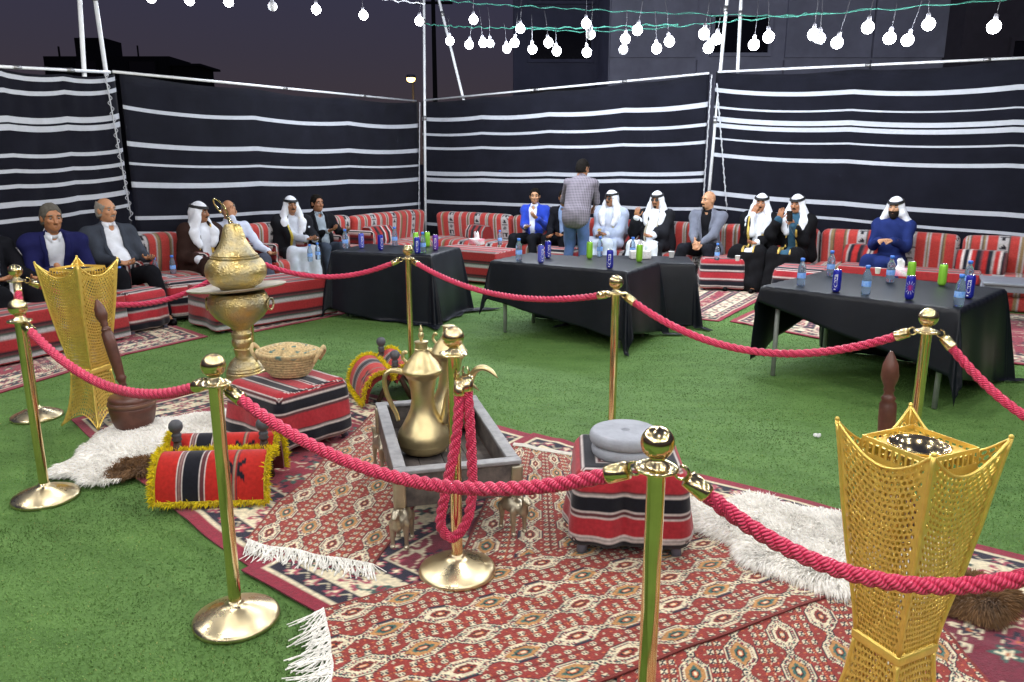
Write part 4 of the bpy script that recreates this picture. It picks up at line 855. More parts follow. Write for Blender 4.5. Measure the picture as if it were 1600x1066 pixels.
for s in (-1, 1):
    b = MB(); th = np.linspace(0, 2 * math.pi, 24, endpoint=False); b.add(*tube(np.stack([.218 * s + .018 * s * np.ones(24) + .01 * s * np.cos(th), .042 * np.cos(th), .645 + .042 * np.sin(th)], 1), .0085, 8, closed=True)); b.build('ring_handle', m_oldbrass, t)
lid = part(t, 'lid', [(0, .765), (.125, .765), (.13, .775), (.175, .80), (.212, .85), (.220, .895), (.210, .94), (.188, .975), (.172, .985), (.174, .998), (.160, 1.004), (.162, 1.014), (.150, 1.02), (.130, 1.05), (.105, 1.09), (.090, 1.12), (.080, 1.16), (.068, 1.20), (.058, 1.222), (.052, 1.232), (.03, 1.236), (0, 1.236)], m_oldbrass, 56)
b = MB(); P = spline([(-.005, 0, 1.23), (-.02, 0, 1.27), (-.035, 0, 1.30)], 10); b.add(*tube(P, [.020, .016, .018, .014, .012, .013, .012, .011, .010, .009], 10))
th = np.linspace(.35, 2 * math.pi - .55, 30); b.add(*tube(np.stack([-.075 + .0 * th + .030 * np.cos(th + 4.4) - .03 * np.sin(th + 4.4), .02 * np.cos(th), 1.355 + .062 * np.sin(th + 4.4)], 1), .0065, 8)); b.build('crescent_finial', brass, lid)

# ================================================================== gold lattice stands
def stand(label, c, yaw, sc=1.0):
    t = thing('incense_stand', label, 'incense stand', c, yaw, 'gold lattice incense stands'); H = 1.0 * sc
    zk = np.array([0, .03, .10, .20, .31, .335, .36, .45, .60, .75, .90, 1.0]) * sc; wk = np.array([.275, .245, .205, .172, .152, .150, .152, .172, .215, .252, .282, .305]) * sc
    W = lambda z: np.interp(z, zk, wk)
    def half(name, z0f, z1f, rows, cols):
        for k in range(4):
            V = []; F = []; n = 0; s = np.linspace(-1, 1, cols * 2 + 1)
            def pt(a, q):
                zb = z0f(a); zt = z1f(a); z = zb + (zt - zb) * q; w = W(z) / 2; return np.stack([a * w, -w, z], -1)
            th = np.arange(8) * math.pi / 4
            ox = np.array([-1, 0, 1, 1, 1, 0, -1, -1.]); oy = np.array([-1, -1, -1, 0, 1, 1, 1, 0.]); an = np.arctan2(oy, ox)
            CS, CQ, SL = [], [], []
            ds = 1.78 / cols; dq = 1 / rows
            for j in range(rows):
                of = .5 if j % 2 else 0
                for i in range(cols - (1 if j % 2 else 0)): CS.append(-.89 + (i + .5 + of) * ds); CQ.append((j + .5) * dq)
                SL += [(-1, -.89, j), (.89, 1, j)]
                if j % 2: SL += [(-.89, -.89 + ds / 2, j), (.89 - ds / 2, .89, j)]
            CS = np.array(CS)[:, None]; CQ = np.array(CQ)[:, None]; solid_top = 0
            hr = .80
            Po = pt(np.clip(CS + ox * ds / 2, -1, 1), CQ + oy * dq / 2); Pi = pt(CS + np.cos(an) * hr * ds / 2, CQ + np.sin(an) * hr * dq / 2); Pi2 = Pi.copy(); Pi2[..., 1] += .004 * sc
            m = len(CS); V = np.concatenate([Po, Pi, Pi2], 1).reshape(-1, 3); b0 = np.arange(m)[:, None] * 24
            F = np.concatenate([b0 + np.array([q, (q + 1) % 8, (q + 1) % 8 + 8, q + 8]) for q in range(8)] + [b0 + np.array([q + 8, (q + 1) % 8 + 8, (q + 1) % 8 + 16, q + 16]) for q in range(8)])
            b = MB(); b.add(rotz(V, k * math.pi / 2), F)
            Sv = np.array([[pt(np.array(a), np.array(j * dq)), pt(np.array(b_), np.array(j * dq)), pt(np.array(b_), np.array((j + 1) * dq)), pt(np.array(a), np.array((j + 1) * dq))] for a, b_, j in SL]); Sv[..., 1] -= .0015
            b.add(rotz(Sv.reshape(-1, 3), k * math.pi / 2), np.arange(len(SL) * 4).reshape(-1, 4))
            o = b.build(name, gold, t, smooth=False)
            # raised rim wires
            a = np.linspace(-1, 1, 26); b = MB()
            for q in (0, 1): P = pt(a, np.full(26, float(q))); P[:, 1] -= .001; b.add(*tube(rotz(P, k * math.pi / 2), .0045 * sc, 6))
            q = np.linspace(0, 1, 18); P = pt(np.full(18, -1.), q); b.add(*tube(rotz(P, k * math.pi / 2), .0065 * sc, 6)); b.build('rim_rod', gold, o)
    half('lower_panel', lambda a: .075 * sc * (1 - a * a), lambda a: .325 * sc + 0 * a, 12, 12); half('upper_panel', lambda a: .352 * sc + 0 * a, lambda a: H - .085 * sc * (1 - a * a), 32, 14)
    b = MB(); V, F = rbox(.168 * sc, .168 * sc, .030 * sc, .006, .08, 2); b.add(V + [0, 0, .339 * sc], F); b.build('collar', gold, t)
    # inner box and bowl
    b = MB(); w = .205 * sc; zt = H - .035 * sc
    for k in range(4):
        n = 11; x = np.linspace(-w / 2, w / 2, n)
        for i in range(n - 1):
            for (z0, z1) in ((-.07, -.045), (-.012, 0)): b.add(*[q if j else rotz(q, k * math.pi / 2) for j, q in enumerate(boxVF(((x[i] + x[i + 1]) / 2, -w / 2, zt + (z0 + z1) / 2 * sc), (w / (n - 1) * .998, .003, (z1 - z0) * sc)))])
            b.add(*[q if j else rotz(q, k * math.pi / 2) for j, q in enumerate(boxVF((x[i], -w / 2, zt - .028 * sc), (.007, .003, .034 * sc)))])
    b.build('inner_box', gold, t, smooth=False)
    b = MB(); nq = 33; th = np.linspace(0, 2 * math.pi, nq, endpoint=False); sq = w / 2 * .98 / np.maximum(np.abs(np.cos(th)), np.abs(np.sin(th)))
    ring = np.stack([np.stack([np.cos(th) * r_, np.sin(th) * r_, np.full(nq, zt - .018 * sc)], 1) for r_ in (sq, np.full(nq, .076 * sc))], 1); b.add(ring, gridF(nq, 2, cu=True)); b.build('top_plate', gold, t)
    b = MB(); b.add(*lathe([(.070, zt - .02), (.078, zt - .014), (.080, zt - .008), (.074, zt - .008), (.066, zt - .022), (.045, zt - .045), (0, zt - .052)], 36)); b.build('bowl', brass, t)
    for k in range(4):
        a = math.pi / 4 + k * math.pi / 2; r_ = W(H) / 2 * 1.414; b = MB(); b.add(*sphere((r_ * math.cos(a), r_ * math.sin(a), H + .004), .007 * sc, 8)); b.build('corner_bead', gold, t)
    return t
stand('gold lattice incense stand at the bottom right before the pestle', (1.10, 1.955, .026), R(25), .97)
stand('gold lattice incense stand at the left beside the leaning pestle', (-2.745, 4.83, .02), R(-16), 1.06)

# ================================================================== tray table with camel feet
wood_grey = pmat('weathered_grey_wood', (.165, .14, .125), .5, var=.4, vscale=13, bump=.5, bscale=50, bdist=.004, c2=(.055, .05, .052))
wood_rail = pmat('worn_grey_rail', (.30, .30, .31), .55, var=.25, vscale=18, bump=.3, bscale=90)
tc_ = np.array([-.357, 3.65]); t = thing('tray_table', 'grey wooden tray table standing on small brass camels', 'table', (tc_[0], tc_[1], .03), R(14.3)); TW, TD = .55, 1.0
for nm, c, s in [('front_board', (0, -TD / 2 + .014, .265), (TW, .028, .155)), ('back_board', (0, TD / 2 - .014, .265), (TW, .028, .155)), ('side_board', (-TW / 2 + .014, 0, .265), (.028, TD - .058, .154)), ('side_board', (TW / 2 - .014, 0, .265), (.028, TD - .058, .154))]:
    V, F = rbox(*s, .005, .2, 2); b = MB(); b.add(V + np.array(c), F); b.build(nm, wood_grey, t)
for x in range(4):
    V, F = rbox((TW - .07) / 4 - .002, TD - .07, .02, .003, .3, 1); b = MB(); b.add(V + np.array([-(TW - .07) / 2 + (x + .5) * (TW - .07) / 4, 0, .205]), F); b.build('floor_plank', wood_grey, t)
for c, s in [((0, -TD / 2 + .02, .351), (TW + .02, .055, .018)), ((0, TD / 2 - .02, .351), (TW + .02, .055, .018)), ((-TW / 2 + .02, 0, .3515), (.055, TD - .1, .018)), ((TW / 2 - .02, 0, .3515), (.055, TD - .1, .018))]:
    V, F = rbox(*s, .004, .3, 2); b = MB(); b.add(V + np.array(c), F); b.build('top_rail', wood_rail, t)
for sx in (-1, 1):
    for sy in (-1, 1):
        V, F = rbox(.055, .055, .15, .012, .05, 2); b = MB(); b.add(V + np.array([sx * (TW / 2 - .012), sy * (TD / 2 - .012), .262]), F); b.build('corner_cap', m_dullbrass, t)
def camel_mesh():
    f = Field((-.09, -.15, 0), (.09, .17, .27), .0055)
    f.ell((0, 0, .135), (.042, .075, .042), .02); f.ell((0, -.005, .175), (.028, .036, .03), .02); f.cone((0, .065, .135), (0, .105, .125), .026, .020, .015); f.cone((0, .105, .125), (0, .122, .185), .018, .014, .012); f.cone((0, .120, .19), (0, .155, .183), .017, .010, .01)
    for x in (-1, 1):
        f.ell((x * .010, .112, .205), (.004, .004, .010), .004)
        f.cone((x * .026, .055, .12), (x * .028, .058, .062), .017, .010, .012); f.cone((x * .028, .058, .062), (x * .028, .058, .012), .009, .009, .006); f.ell((x * .028, .062, .008), (.012, .016, .008), .004)
        f.cone((x * .026, -.055, .12), (x * .029, -.050, .07), .020, .011, .012); f.cone((x * .029, -.050, .07), (x * .029, -.062, .012), .010, .009, .006); f.ell((x * .029, -.058, .008), (.012, .016, .008), .004)
    f.cone((0, -.072, .15), (0, -.085, .09), .006, .005, .006); return f.net()
cv, cf = camel_mesh(); b = MB(); b.add(cv * np.array([1.1, .85, .98]), cf); q = b.build('camel_foot', m_dullbrass); cme = q.data; bpy.data.objects.remove(q)
for sx in (-1, 1):
    for sy in (-1, 1):
        q = bpy.data.objects.new('camel_foot', cme); col.objects.link(q); q.parent = t; q.location = (sx * (TW / 2 - .02), sy * (TD / 2 - .04), 0); q.rotation_euler = (0, 0, (0 if sy > 0 else math.pi) + sx * .35 * (-1 if sy > 0 else 1))

# ================================================================== coffee pots
m_pot = pmat('satin_brass', (.68, .56, .30), .36, .95, var=.15, vscale=7, rvar=.07, bump=.12, bscale=25, bdist=.004)
def dallah(label, c, yaw, sc=1.0, lid=True):
    t = thing('coffee_pot', label, 'coffee pot', tuple(c), yaw, 'brass coffee pots in the tray'); t.scale = (sc,) * 3
    hw = [(845, 0), (845, 84), (838, 100), (820, 138), (790, 157), (770, 161), (768, 165), (760, 163), (740, 164), (700, 152), (650, 122), (600, 97), (560, 80), (500, 70), (440, 73), (370, 88), (356, 92)]
    k = .00082; part(t, 'body', [(r * k, (845 - y) * k) for y, r in hw] + [(.0, (845 - 356) * k)], m_pot, 48)
    hw = [(360, 0), (360, 96), (345, 104), (330, 118), (318, 123), (308, 122), (300, 112), (270, 99), (235, 68), (200, 42), (185, 40), (182, 44), (178, 38), (150, 36), (146, 42), (136, 41), (134, 34), (133, 0)]
    ld = part(t, 'lid', [(r * k, (845 - y) * k) for y, r in hw], m_pot, 48)
    if lid:
        hw = [(134, 0), (134, 9), (122, 9), (112, 15), (98, 18), (84, 15), (78, 9), (72, 14), (62, 13), (48, 6), (28, 0)]; part(ld, 'finial', [(r * k, (845 - y) * k) for y, r in hw], m_pot, 16)
    # spout: a beak rising from the belly; handle opposite
    b = MB(); P = spline([(.10, 0, .16), (.116, 0, .22), (.125, 0, .285), (.155, 0, .345), (.20, 0, .365), (.245, 0, .35), (.285, 0, .315)], 26); r_ = np.interp(np.linspace(0, 1, 26), [0, .3, .6, .85, 1], [.042, .034, .030, .020, .004]); b.add(*tube(P, r_, 12, flat=.55)); b.build('spout', m_pot, t)
    b = MB(); P = spline([(-.085, 0, .425), (-.15, 0, .438), (-.185, 0, .405), (-.18, 0, .33), (-.155, 0, .26), (-.135, 0, .215), (-.125, 0, .175)], 30); b.add(*tube(P, np.interp(np.linspace(0, 1, 30), [0, .2, .5, 1], [.016, .011, .013, .010]), 10)); b.build('handle', m_pot, t)
    b = MB(); b.add(*tube(spline([(-.07, 0, .47), (-.095, 0, .50), (-.085, 0, .53), (-.07, 0, .525)], 10), .008, 8)); b.build('thumb_rest', m_pot, t)
    return t
d1 = G(663, 707, .245); dallah('large brass coffee pot with pointed finial at the front of the tray', (d1[0], d1[1], .247), R(8))
dallah('brass coffee pot standing behind the front one, its beak pointing right', (d1[0] + .105, d1[1] + .37, .247), R(-20), 1.0, False)

# ================================================================== seats along the walls
YR = math.atan2(uR[1], uR[0]); YL = math.atan2(uL[1], uL[0])
SG, STAN, SRED = L3('#aaa6a6'), L3('#86704e'), L3('#ab3a35')
def sofa_cols(u, v, ph=0.):
    x = (u + ph) % .56; C = np.empty(u.shape + (3,)); C[:] = SRED
    for a, b_, c in [(0, .015, SG), (.015, .03, L3('#5b4a3c')), (.03, .05, STAN), (.05, .065, SG), (.165, .295, SG), (.395, .41, SG), (.41, .435, STAN), (.435, .45, SG), (.45, .46, L3('#5b4a3c'))]: C[(x >= a) & (x < b_)] = c
    m = (x > .172) & (x < .288); d = (x - .23) / .058; k = np.floor(v / .115) % 3; f = (v / .115) % 1 - .5; ad = np.abs(d)
    C[m & (k == 0) & (ad + np.abs(f) * 2.4 < .72)] = L3('#5f5d62'); C[m & (k == 1) & (f > -.3) & (f < .3) & (ad < (.32 - f) * 1.25)] = BLK
    C[m & (k == 2) & (np.abs(f) < .32) & ((np.floor(d * 5) % 2 == 0) | (f > .16)) & (ad < .85)] = BLK; C[m & (np.abs(f) > .47)] = L3('#3a3436')
    C[((x > .170) & (x < .174)) | ((x > .286) & (x < .290))] = L3('#4a4440')
    return C
m_arm = colmat('armrest_cloth', rough=.9)
def cushion(t, name, size, r, loc, tilt=0, patt=None, step=.018, puff=.02, par=None, seed=1):
    V, F = rbox(*size, r, step, 4); st_u = V[:, 0].copy(); st_v = V[:, 2] + (V[:, 1] + size[1] / 2) * sm(size[2] * .30, size[2] * .5, V[:, 2])
    C = patt(st_u, st_v); q = (1 - (2 * V[:, 0] / size[0]) ** 4) ; V[:, 1] += np.sign(V[:, 1]) * puff * q * (1 - (2 * V[:, 2] / size[2]) ** 2) ; V[:, 2] += np.where(V[:, 2] > 0, puff * q * (1 - (2 * V[:, 1] / size[1]) ** 2), 0)
    V[:, 2] += .006 * (vnoise(V[:, 0] * 6 + seed, V[:, 1] * 6, seed) - .5) * (V[:, 2] > 0)
    c, s = math.cos(tilt), math.sin(tilt); V = V @ np.array([[1, 0, 0], [0, c, s], [0, -s, c]])
    b = MB(); b.add(V + np.array(loc), F, col=C); return b.build(name, woven, par or t)
def sofa(label, pos, yaw, w, ph=0, seed=1, seat_h=.38, back_h=.80, group='striped red sofas along the tent walls', arms=()):
    t = thing('sofa', label, 'sofa', (pos[0], pos[1], 0), yaw, group); P = lambda u, v: sofa_cols(u, v, ph)
    cushion(t, 'base', (w - .01, .62, .17), .03, (0, -.46, .090), patt=P, puff=.0, seed=seed); cushion(t, 'seat', (w - .01, .66, .21), .06, (0, -.46, seat_h - .105), patt=lambda u, v: P(u, v + .2), puff=.022, seed=seed + 3)
    cushion(t, 'backrest', (w - .015, .19, back_h - seat_h + .10), .07, (0, -.19, (back_h + seat_h - .10) / 2), tilt=R(8), patt=P, puff=.02, seed=seed + 5)
    for sx in arms:
        V, F = rbox(.09, .60, .26, .035, .05, 3); b = MB(); b.add(V + np.array([sx * (w / 2 - .06), -.46, seat_h + .10]), F, col=sadu(V[:, 2] * 1.0 + V[:, 0], .5, L3('#7d1a1c'))); b.build('armrest', woven, t)
    return t
def sofa_at(label, wall, pa, pb, **k):
    P, u, n_, yw = (CORNER, uR, nR, YR) if wall == 'R' else (LSEAM, uL, nL, YL); a = on_line(pa, P, u, .10, n_); b_ = on_line(pb, P, u, .10, n_); return sofa(label, (a + b_) / 2, yw, float(np.linalg.norm(b_ - a)), **k)
sofa_at('striped sofa left of the man in the bright blue jacket', 'R', 697, 812, ph=.1, seed=1)
sofa_at('striped sofa behind the bright blue jacket and the standing man', 'R', 813, 966, ph=.3, seed=2)
sofa_at('striped sofa behind the man in white with raised cup', 'R', 967, 1116, ph=.02, seed=3)
sofa_at('striped sofa behind the two men in black cloaks', 'R', 1117, 1284, ph=.4, seed=4)
sofa_at('striped sofa under the bearded man in the blue robe', 'R', 1285, 1500, ph=.52, seed=5)
sofa_at('striped sofa at the right edge with one red armrest cushion', 'R', 1502, 1760, ph=.05, seed=6)
sofa_at('striped sofa in the back corner left of the corner pole', 'L', 532, 646, ph=.2, seed=7, back_h=.84)
for lab, a, b_, s in [('striped armchair under the man in the dark jacket beside the corner sofa', 480, 529, 8), ('striped armchair under the man in white headdress and grey robe', 425, 478, 9), ('striped armchair under the bald man in the white shirt', 362, 423, 10), ('striped armchair under the man in the brown cloak', 272, 358, 11),
                      ('striped armchair under the seated man in the grey jacket', 140, 262, 12), ('striped armchair under the man in the navy suit', 20, 134, 13), ('striped armchair cut off by the left edge', -140, 14, 14)]:
    sofa_at(lab, 'L', a, b_, ph=.07 * s, seed=s, arms=(-1, 1), back_h=.86, seat_h=.42)
def armcush(label, px, wall, off, yaw=0, z=.385, s=1.0, y=400):
    P, u, n_, yw = (CORNER, uR, nR, YR) if wall == 'R' else (LSEAM, uL, nL, YL); c = on_line(px, P, u, off, n_, y=y)
    prof = np.array([(-.13, 0), (.13, 0), (.145, .05), (.13, .15), (.06, .235), (-.06, .235), (-.13, .15), (-.145, .05)]) * s; n = 22; D = .44 * s; Y_ = np.linspace(-D / 2, D / 2, n)
    k = 1 - .10 * (2 * np.abs(Y_) / D) ** 6; V = np.stack([np.stack([prof[:, 0] * q, np.full(8, y_), prof[:, 1] * (.5 + .5 * q)], 1) for y_, q in zip(Y_, k)])
    # resample outline so that stripes show
    V = np.stack([np.array([np.interp(np.linspace(0, 8, 49)[:-1], range(9), np.append(V[i, :, j], V[i, 0, j])) for j in range(3)]).T for i in range(n)])
    C = sadu(V[..., 1] + .31, .62, L3('#9c2422')); t = thing('armrest_cushion', label, 'cushion', (c[0], c[1], z), yw + yaw + 1.2, 'loose red armrest cushions')
    b = MB(); b.add(V, gridF(n, 48, cv=True)[:, ::-1], col=C.reshape(-1, 3))
    b.build('body', woven, t)
    for e, sg in ((0, -1), (n - 1, 1)):
        b = MB(); ctr = V[e].mean(0); ring = np.stack([V[e], ctr + (V[e] - ctr) * .5, np.tile(ctr, (48, 1))], 0); cc = np.broadcast_to(L3('#7d1a1a'), ring.shape); b.add(ring, gridF(3, 48, cv=True), col=cc.reshape(-1, 3)); b.build('end_panel', woven, t)
    return t
armcush('red armrest cushion on the sofa left of the bright blue jacket', 748, 'R', .48, .2, y=370); armcush('red armrest cushion between the standing man and the blue jacket', 858, 'R', .55, -.1, y=370)
armcush('red armrest cushion left of the man with raised cup', 986, 'R', .58, 0, y=370); armcush('red armrest cushion between the two men in black cloaks', 1206, 'R', .52, 0)
armcush('red armrest cushion left of the bearded man in blue', 1352, 'R', .50, .15, s=1.1); armcush('red armrest cushion on the sofa at the right edge', 1534, 'R', .52, .3, s=1.15); armcush('red armrest cushion on the corner sofa', 590, 'L', .50, .3, y=380, z=.39, s=1.2)

def striped_bench_cols(t):
    t = (t + .03) % .30; C = np.empty(t.shape + (3,)); C[:] = L3('#98292c')
    for a, b_, c in [(.10, .115, SG), (.115, .13, L3('#6d3436')), (.13, .145, SG), (.145, .165, L3('#3b4a44')), (.165, .185, SG), (.185, .20, L3('#5a2c30')), (.20, .215, SG), (.215, .225, BLK), (.27, .276, SG)]: C[(t >= a) & (t < b_)] = c
    return C
def bench(label, c, yaw, w, d, h, seed=1):
    t = thing('low_bench', label, 'bench', (c[0], c[1], 0), yaw, 'low benches under striped red cloth'); V, F = rbox(w, d, h - .03, .02, .02, 3); V[:, 2] += (h - .03) / 2 + .03
    dn = np.clip(1 - V[:, 2] / h, 0, 1); th = V[:, 0] + V[:, 1]; k = .014 * np.sin(th * 14 + seed) * dn + .02 * dn; rr = np.maximum(np.abs(V[:, 0]) / w, np.abs(V[:, 1]) / d) * 2
    V[:, :2] *= (1 + k * (rr > .95) / .5)[:, None]
    tt = V[:, 2] + (V[:, 1] + d / 2) * sm(h - .02, h - .002, V[:, 2]); b = MB(); b.add(V, F, col=striped_bench_cols(tt / .66)); b.build('cover', woven, t)
    for sx in (-1, 1):
        for sy in (-1, 1): b = MB(); b.add(*tube([(sx * (w / 2 - .06), sy * (d / 2 - .06), 0), (sx * (w / 2 - .06), sy * (d / 2 - .06), .12)], .02, 8)); b.build('leg', m_stool, t)
    return t
f0 = np.array([-4.08, 6.75]) - .25 * uL + .10 * nL; cB = f0 - nL * .24; bench('long bench under striped red cloth at the left edge', cB, YL, 1.75, .48, .44, 1)
cB2 = np.array([-2.36, 8.02]) + np.array([-.68, .73]) * .36 + np.array([-.7, -.7]) * .12; bench('low bench under striped red cloth behind the brass censer', cB2, R(46), 1.35, .66, .44, 2)
cB3 = G(748, 436)[:2]; bench('low bench under striped red cloth right of the leftmost table', cB3 + nR * .1, YR, 1.15, .62, .46, 3)
ottoman('striped cube ottoman beside the left gold stand', (-3.86, 7.72, 0), YL, .46, .46, .42, 7, 0, .016, .05)
ottoman('striped cube ottoman before the seated man in the grey jacket', (-3.62, 8.42, 0), R(42), .52, .50, .42, 8, 0, .016, .10)
p = G(1127, 452); ottoman('striped cube ottoman before the man in the black shirt', (p[0], p[1] + .05, 0), YR + .35, .56, .50, .43, 9, 0, .016, .02)
p = G(1258, 474); ottoman('striped cube ottoman behind the left end of the right table', (p[0], p[1] + .15, 0), YR, .60, .5, .43, 10, 0, .016, .08)
p = G(872, 432); ottoman('striped cube ottoman behind the middle table, beside the jeans', (p[0], p[1] + .1, 0), YR, .5, .45, .42, 11, 0, .016, .12)
p = G(1420, 478); bench('low bench under striped red cloth before the bearded man', (p[0], p[1] + .12), YR, 1.5, .42, .44, 4)

# ================================================================== black tables
m_leg = pmat('grey_steel_leg', (.34, .35, .35), .5, .2, var=.2, vscale=9); m_ptop = pmat('grey_plastic_board', (.30, .31, .33), .5)
def table(lab_t, lab_c, quad, zt=.73, cs=(2.3, 2.1), rot=0., shift=(0, 0), flare=.07, seed=1, size=None):
    g = [G(*q, z=zt)[:2] for q in quad]; c = sum(g) / 4; e = g[3] - g[0]; yaw = math.atan2(e[1], e[0])
    w = (np.linalg.norm(g[3] - g[0]) + np.linalg.norm(g[2] - g[1])) / 2; d = (np.linalg.norm(g[1] - g[0]) + np.linalg.norm(g[2] - g[3])) / 2
    if size: w, d = size
    t = thing('folding_table', lab_t, 'table', (c[0], c[1], 0), yaw, 'tables under black cloths'); V, F = rbox(w - .02, d - .02, .03, .008, .4, 2); b = MB(); b.add(V + [0, 0, zt - .022], F); b.build('table_top', m_ptop, t)
    for sx in (-1, 1):
        for sy in (-1, 1): b = MB(); b.add(*tube([(sx * (w / 2 - .10), sy * (d / 2 - .10), 0), (sx * (w / 2 - .10), sy * (d / 2 - .10), zt - .03)], .019, 10)); b.build('leg', m_leg, t)
    n = 100; A, B_ = np.meshgrid(np.linspace(-.5, .5, n) * cs[0], np.linspace(-.5, .5, n) * cs[1], indexing='ij'); cr_, sr_ = math.cos(rot), math.sin(rot); p = A * cr_ - B_ * sr_ + shift[0]; q = A * sr_ + B_ * cr_ + shift[1]
    dx = np.maximum(np.abs(p) - w / 2, 0); dy = np.maximum(np.abs(q) - d / 2, 0); h = np.hypot(dx, dy); ux = np.sign(p) * dx / np.maximum(h, 1e-6); uy = np.sign(q) * dy / np.maximum(h, 1e-6)
    px_ = np.clip(p, -w / 2, w / 2); py_ = np.clip(q, -d / 2, d / 2); al = np.where(dx > dy, py_, px_); corner = np.minimum(dx, dy) / np.maximum(h, 1e-6)
    fold = .020 * np.sin(al * 7 + seed) + .008 * np.sin(al * 15 + 2 * seed) + .05 * corner * np.sin(np.arctan2(dy, dx) * 10 + seed)
    hh = np.clip(h / .7, 0, 1); out = .006 + (flare * hh ** .8 + fold * hh) * (h > 0) + .10 * corner * hh
    drop = np.minimum(h * .985, zt - .012 + 0 * h); ex = np.maximum(h - (zt - .012), 0)          # what reaches the floor spreads out on it
    Z = zt + .004 - drop + .010 * (vnoise(p * 12, q * 12, seed) * (ex > 0)); r_ = out + ex * (.75 + .25 * np.sin(al * 20))
    Z += .003 * (vnoise(p * 3, q * 3, seed) - .5) * (h == 0)
    X = px_ + ux * r_; Y = py_ + uy * r_
    b = MB(); b.add(np.stack([X, Y, Z], -1), gridF(n, n)); o = b.build('tablecloth', black_cloth, loc=(c[0], c[1], 0), rot=(0, 0, yaw)); tag(o, lab_c, 'tablecloth', 'black tablecloths')
    md = o.modifiers.new('cloth', 'SOLIDIFY'); md.thickness = .004; return t
table('folding table under black cloth at the right', 'black cloth draped askew over the right table', [(1216, 450), (1262, 423), (1546, 448), (1532, 488)], cs=(2.45, 2.25), rot=R(-13), shift=(.12, .24), seed=2)
table('folding table under black cloth in the middle', 'black cloth draped over the middle table', [(775, 408), (822, 395), (1037.5, 411), (970, 424)], cs=(2.4, 2.0), rot=R(-9), shift=(.16, .10), seed=3)
table('folding table under black cloth at the left, behind a brass post', 'black cloth trailing on the turf over the left table', [(526, 393), (560, 383), (738, 386), (657, 398.5)], cs=(2.4, 2.25), rot=R(-10), shift=(.16, -.02), seed=4)
table('low black covered table behind the middle table', 'black cloth over the low table behind the middle one', [(925, 410), (930, 399), (1066, 402), (1046, 412)], zt=.66, cs=(2.3, 1.9), seed=5, size=(1.2, .6))
# grey plastic table at the right edge
pg = G(1552, 513); t = thing('plastic_table', 'grey plastic side table at the right edge', 'table', (pg[0] + .30, pg[1] + .22, 0), YR + .1); m_gp = pmat('grey_moulded_plastic', (.20, .22, .26), .45, var=.1, vscale=10)
V, F = rbox(.62, .55, .035, .014, .2, 3); b = MB(); b.add(V + [0, 0, .45], F); b.build('table_top', m_gp, t)
V, F = rbox(.56, .49, .07, .01, .3, 2); b = MB(); b.add(V + [0, 0, .40], F); b.build('apron', m_gp, t)
for sx in (-1, 1):
    for sy in (-1, 1): b = MB(); b.add(*tube([(sx * .29, sy * .26, 0), (sx * .255, sy * .22, .42)], [.026, .036], 8)); b.build('leg', m_gp, t)

# ================================================================== drinks and small things
m_pet, N, L, b = nodemat('clear_bottle_plastic'); b.inputs['Base Color'].default_value = (.58, .77, 1, 1); b.inputs['Roughness'].default_value = .08; b.inputs['Transmission Weight'].default_value = .85; b.inputs['IOR'].default_value = 1.18
m_cap = pmat('blue_bottle_cap', (.06, .22, .78), .4); m_lab = pmat('blue_bottle_label', (.07, .28, .85), .4, var=.25, vscale=60, c2=(.35, .55, .95))
def profmesh(name, prof, mat, seg=18, sharp=None):
    b = MB(); b.add(*lathe(prof, seg)); o = b.build(name, mat, sharp=sharp); m = o.data; bpy.data.objects.remove(o); return m
ME_B = [('body', profmesh('body', [(0, .002), (.024, .002), (.029, .008), (.029, .05), (.0275, .055), (.029, .06), (.029, .105), (.0275, .11), (.028, .125), (.024, .145), (.016, .162), (.0125, .17), (.0125, .182), (0, .182)], m_pet)), ('cap', profmesh('cap', [(0, .178), (.0155, .178), (.0155, .198), (.013, .2), (0, .2)], m_cap)), ('label', profmesh('label', [(.0292, .058), (.0298, .060), (.0298, .094), (.0292, .096)], m_lab))]
def multi(name, label, cat, c, meshes, group, rz=0, sc=1):
    t = thing(name, label, cat, tuple(c), rz, group); t.scale = (sc,) * 3
    for nm, m in meshes: o = bpy.data.objects.new(nm, m); col.objects.link(o); o.parent = t
    return t
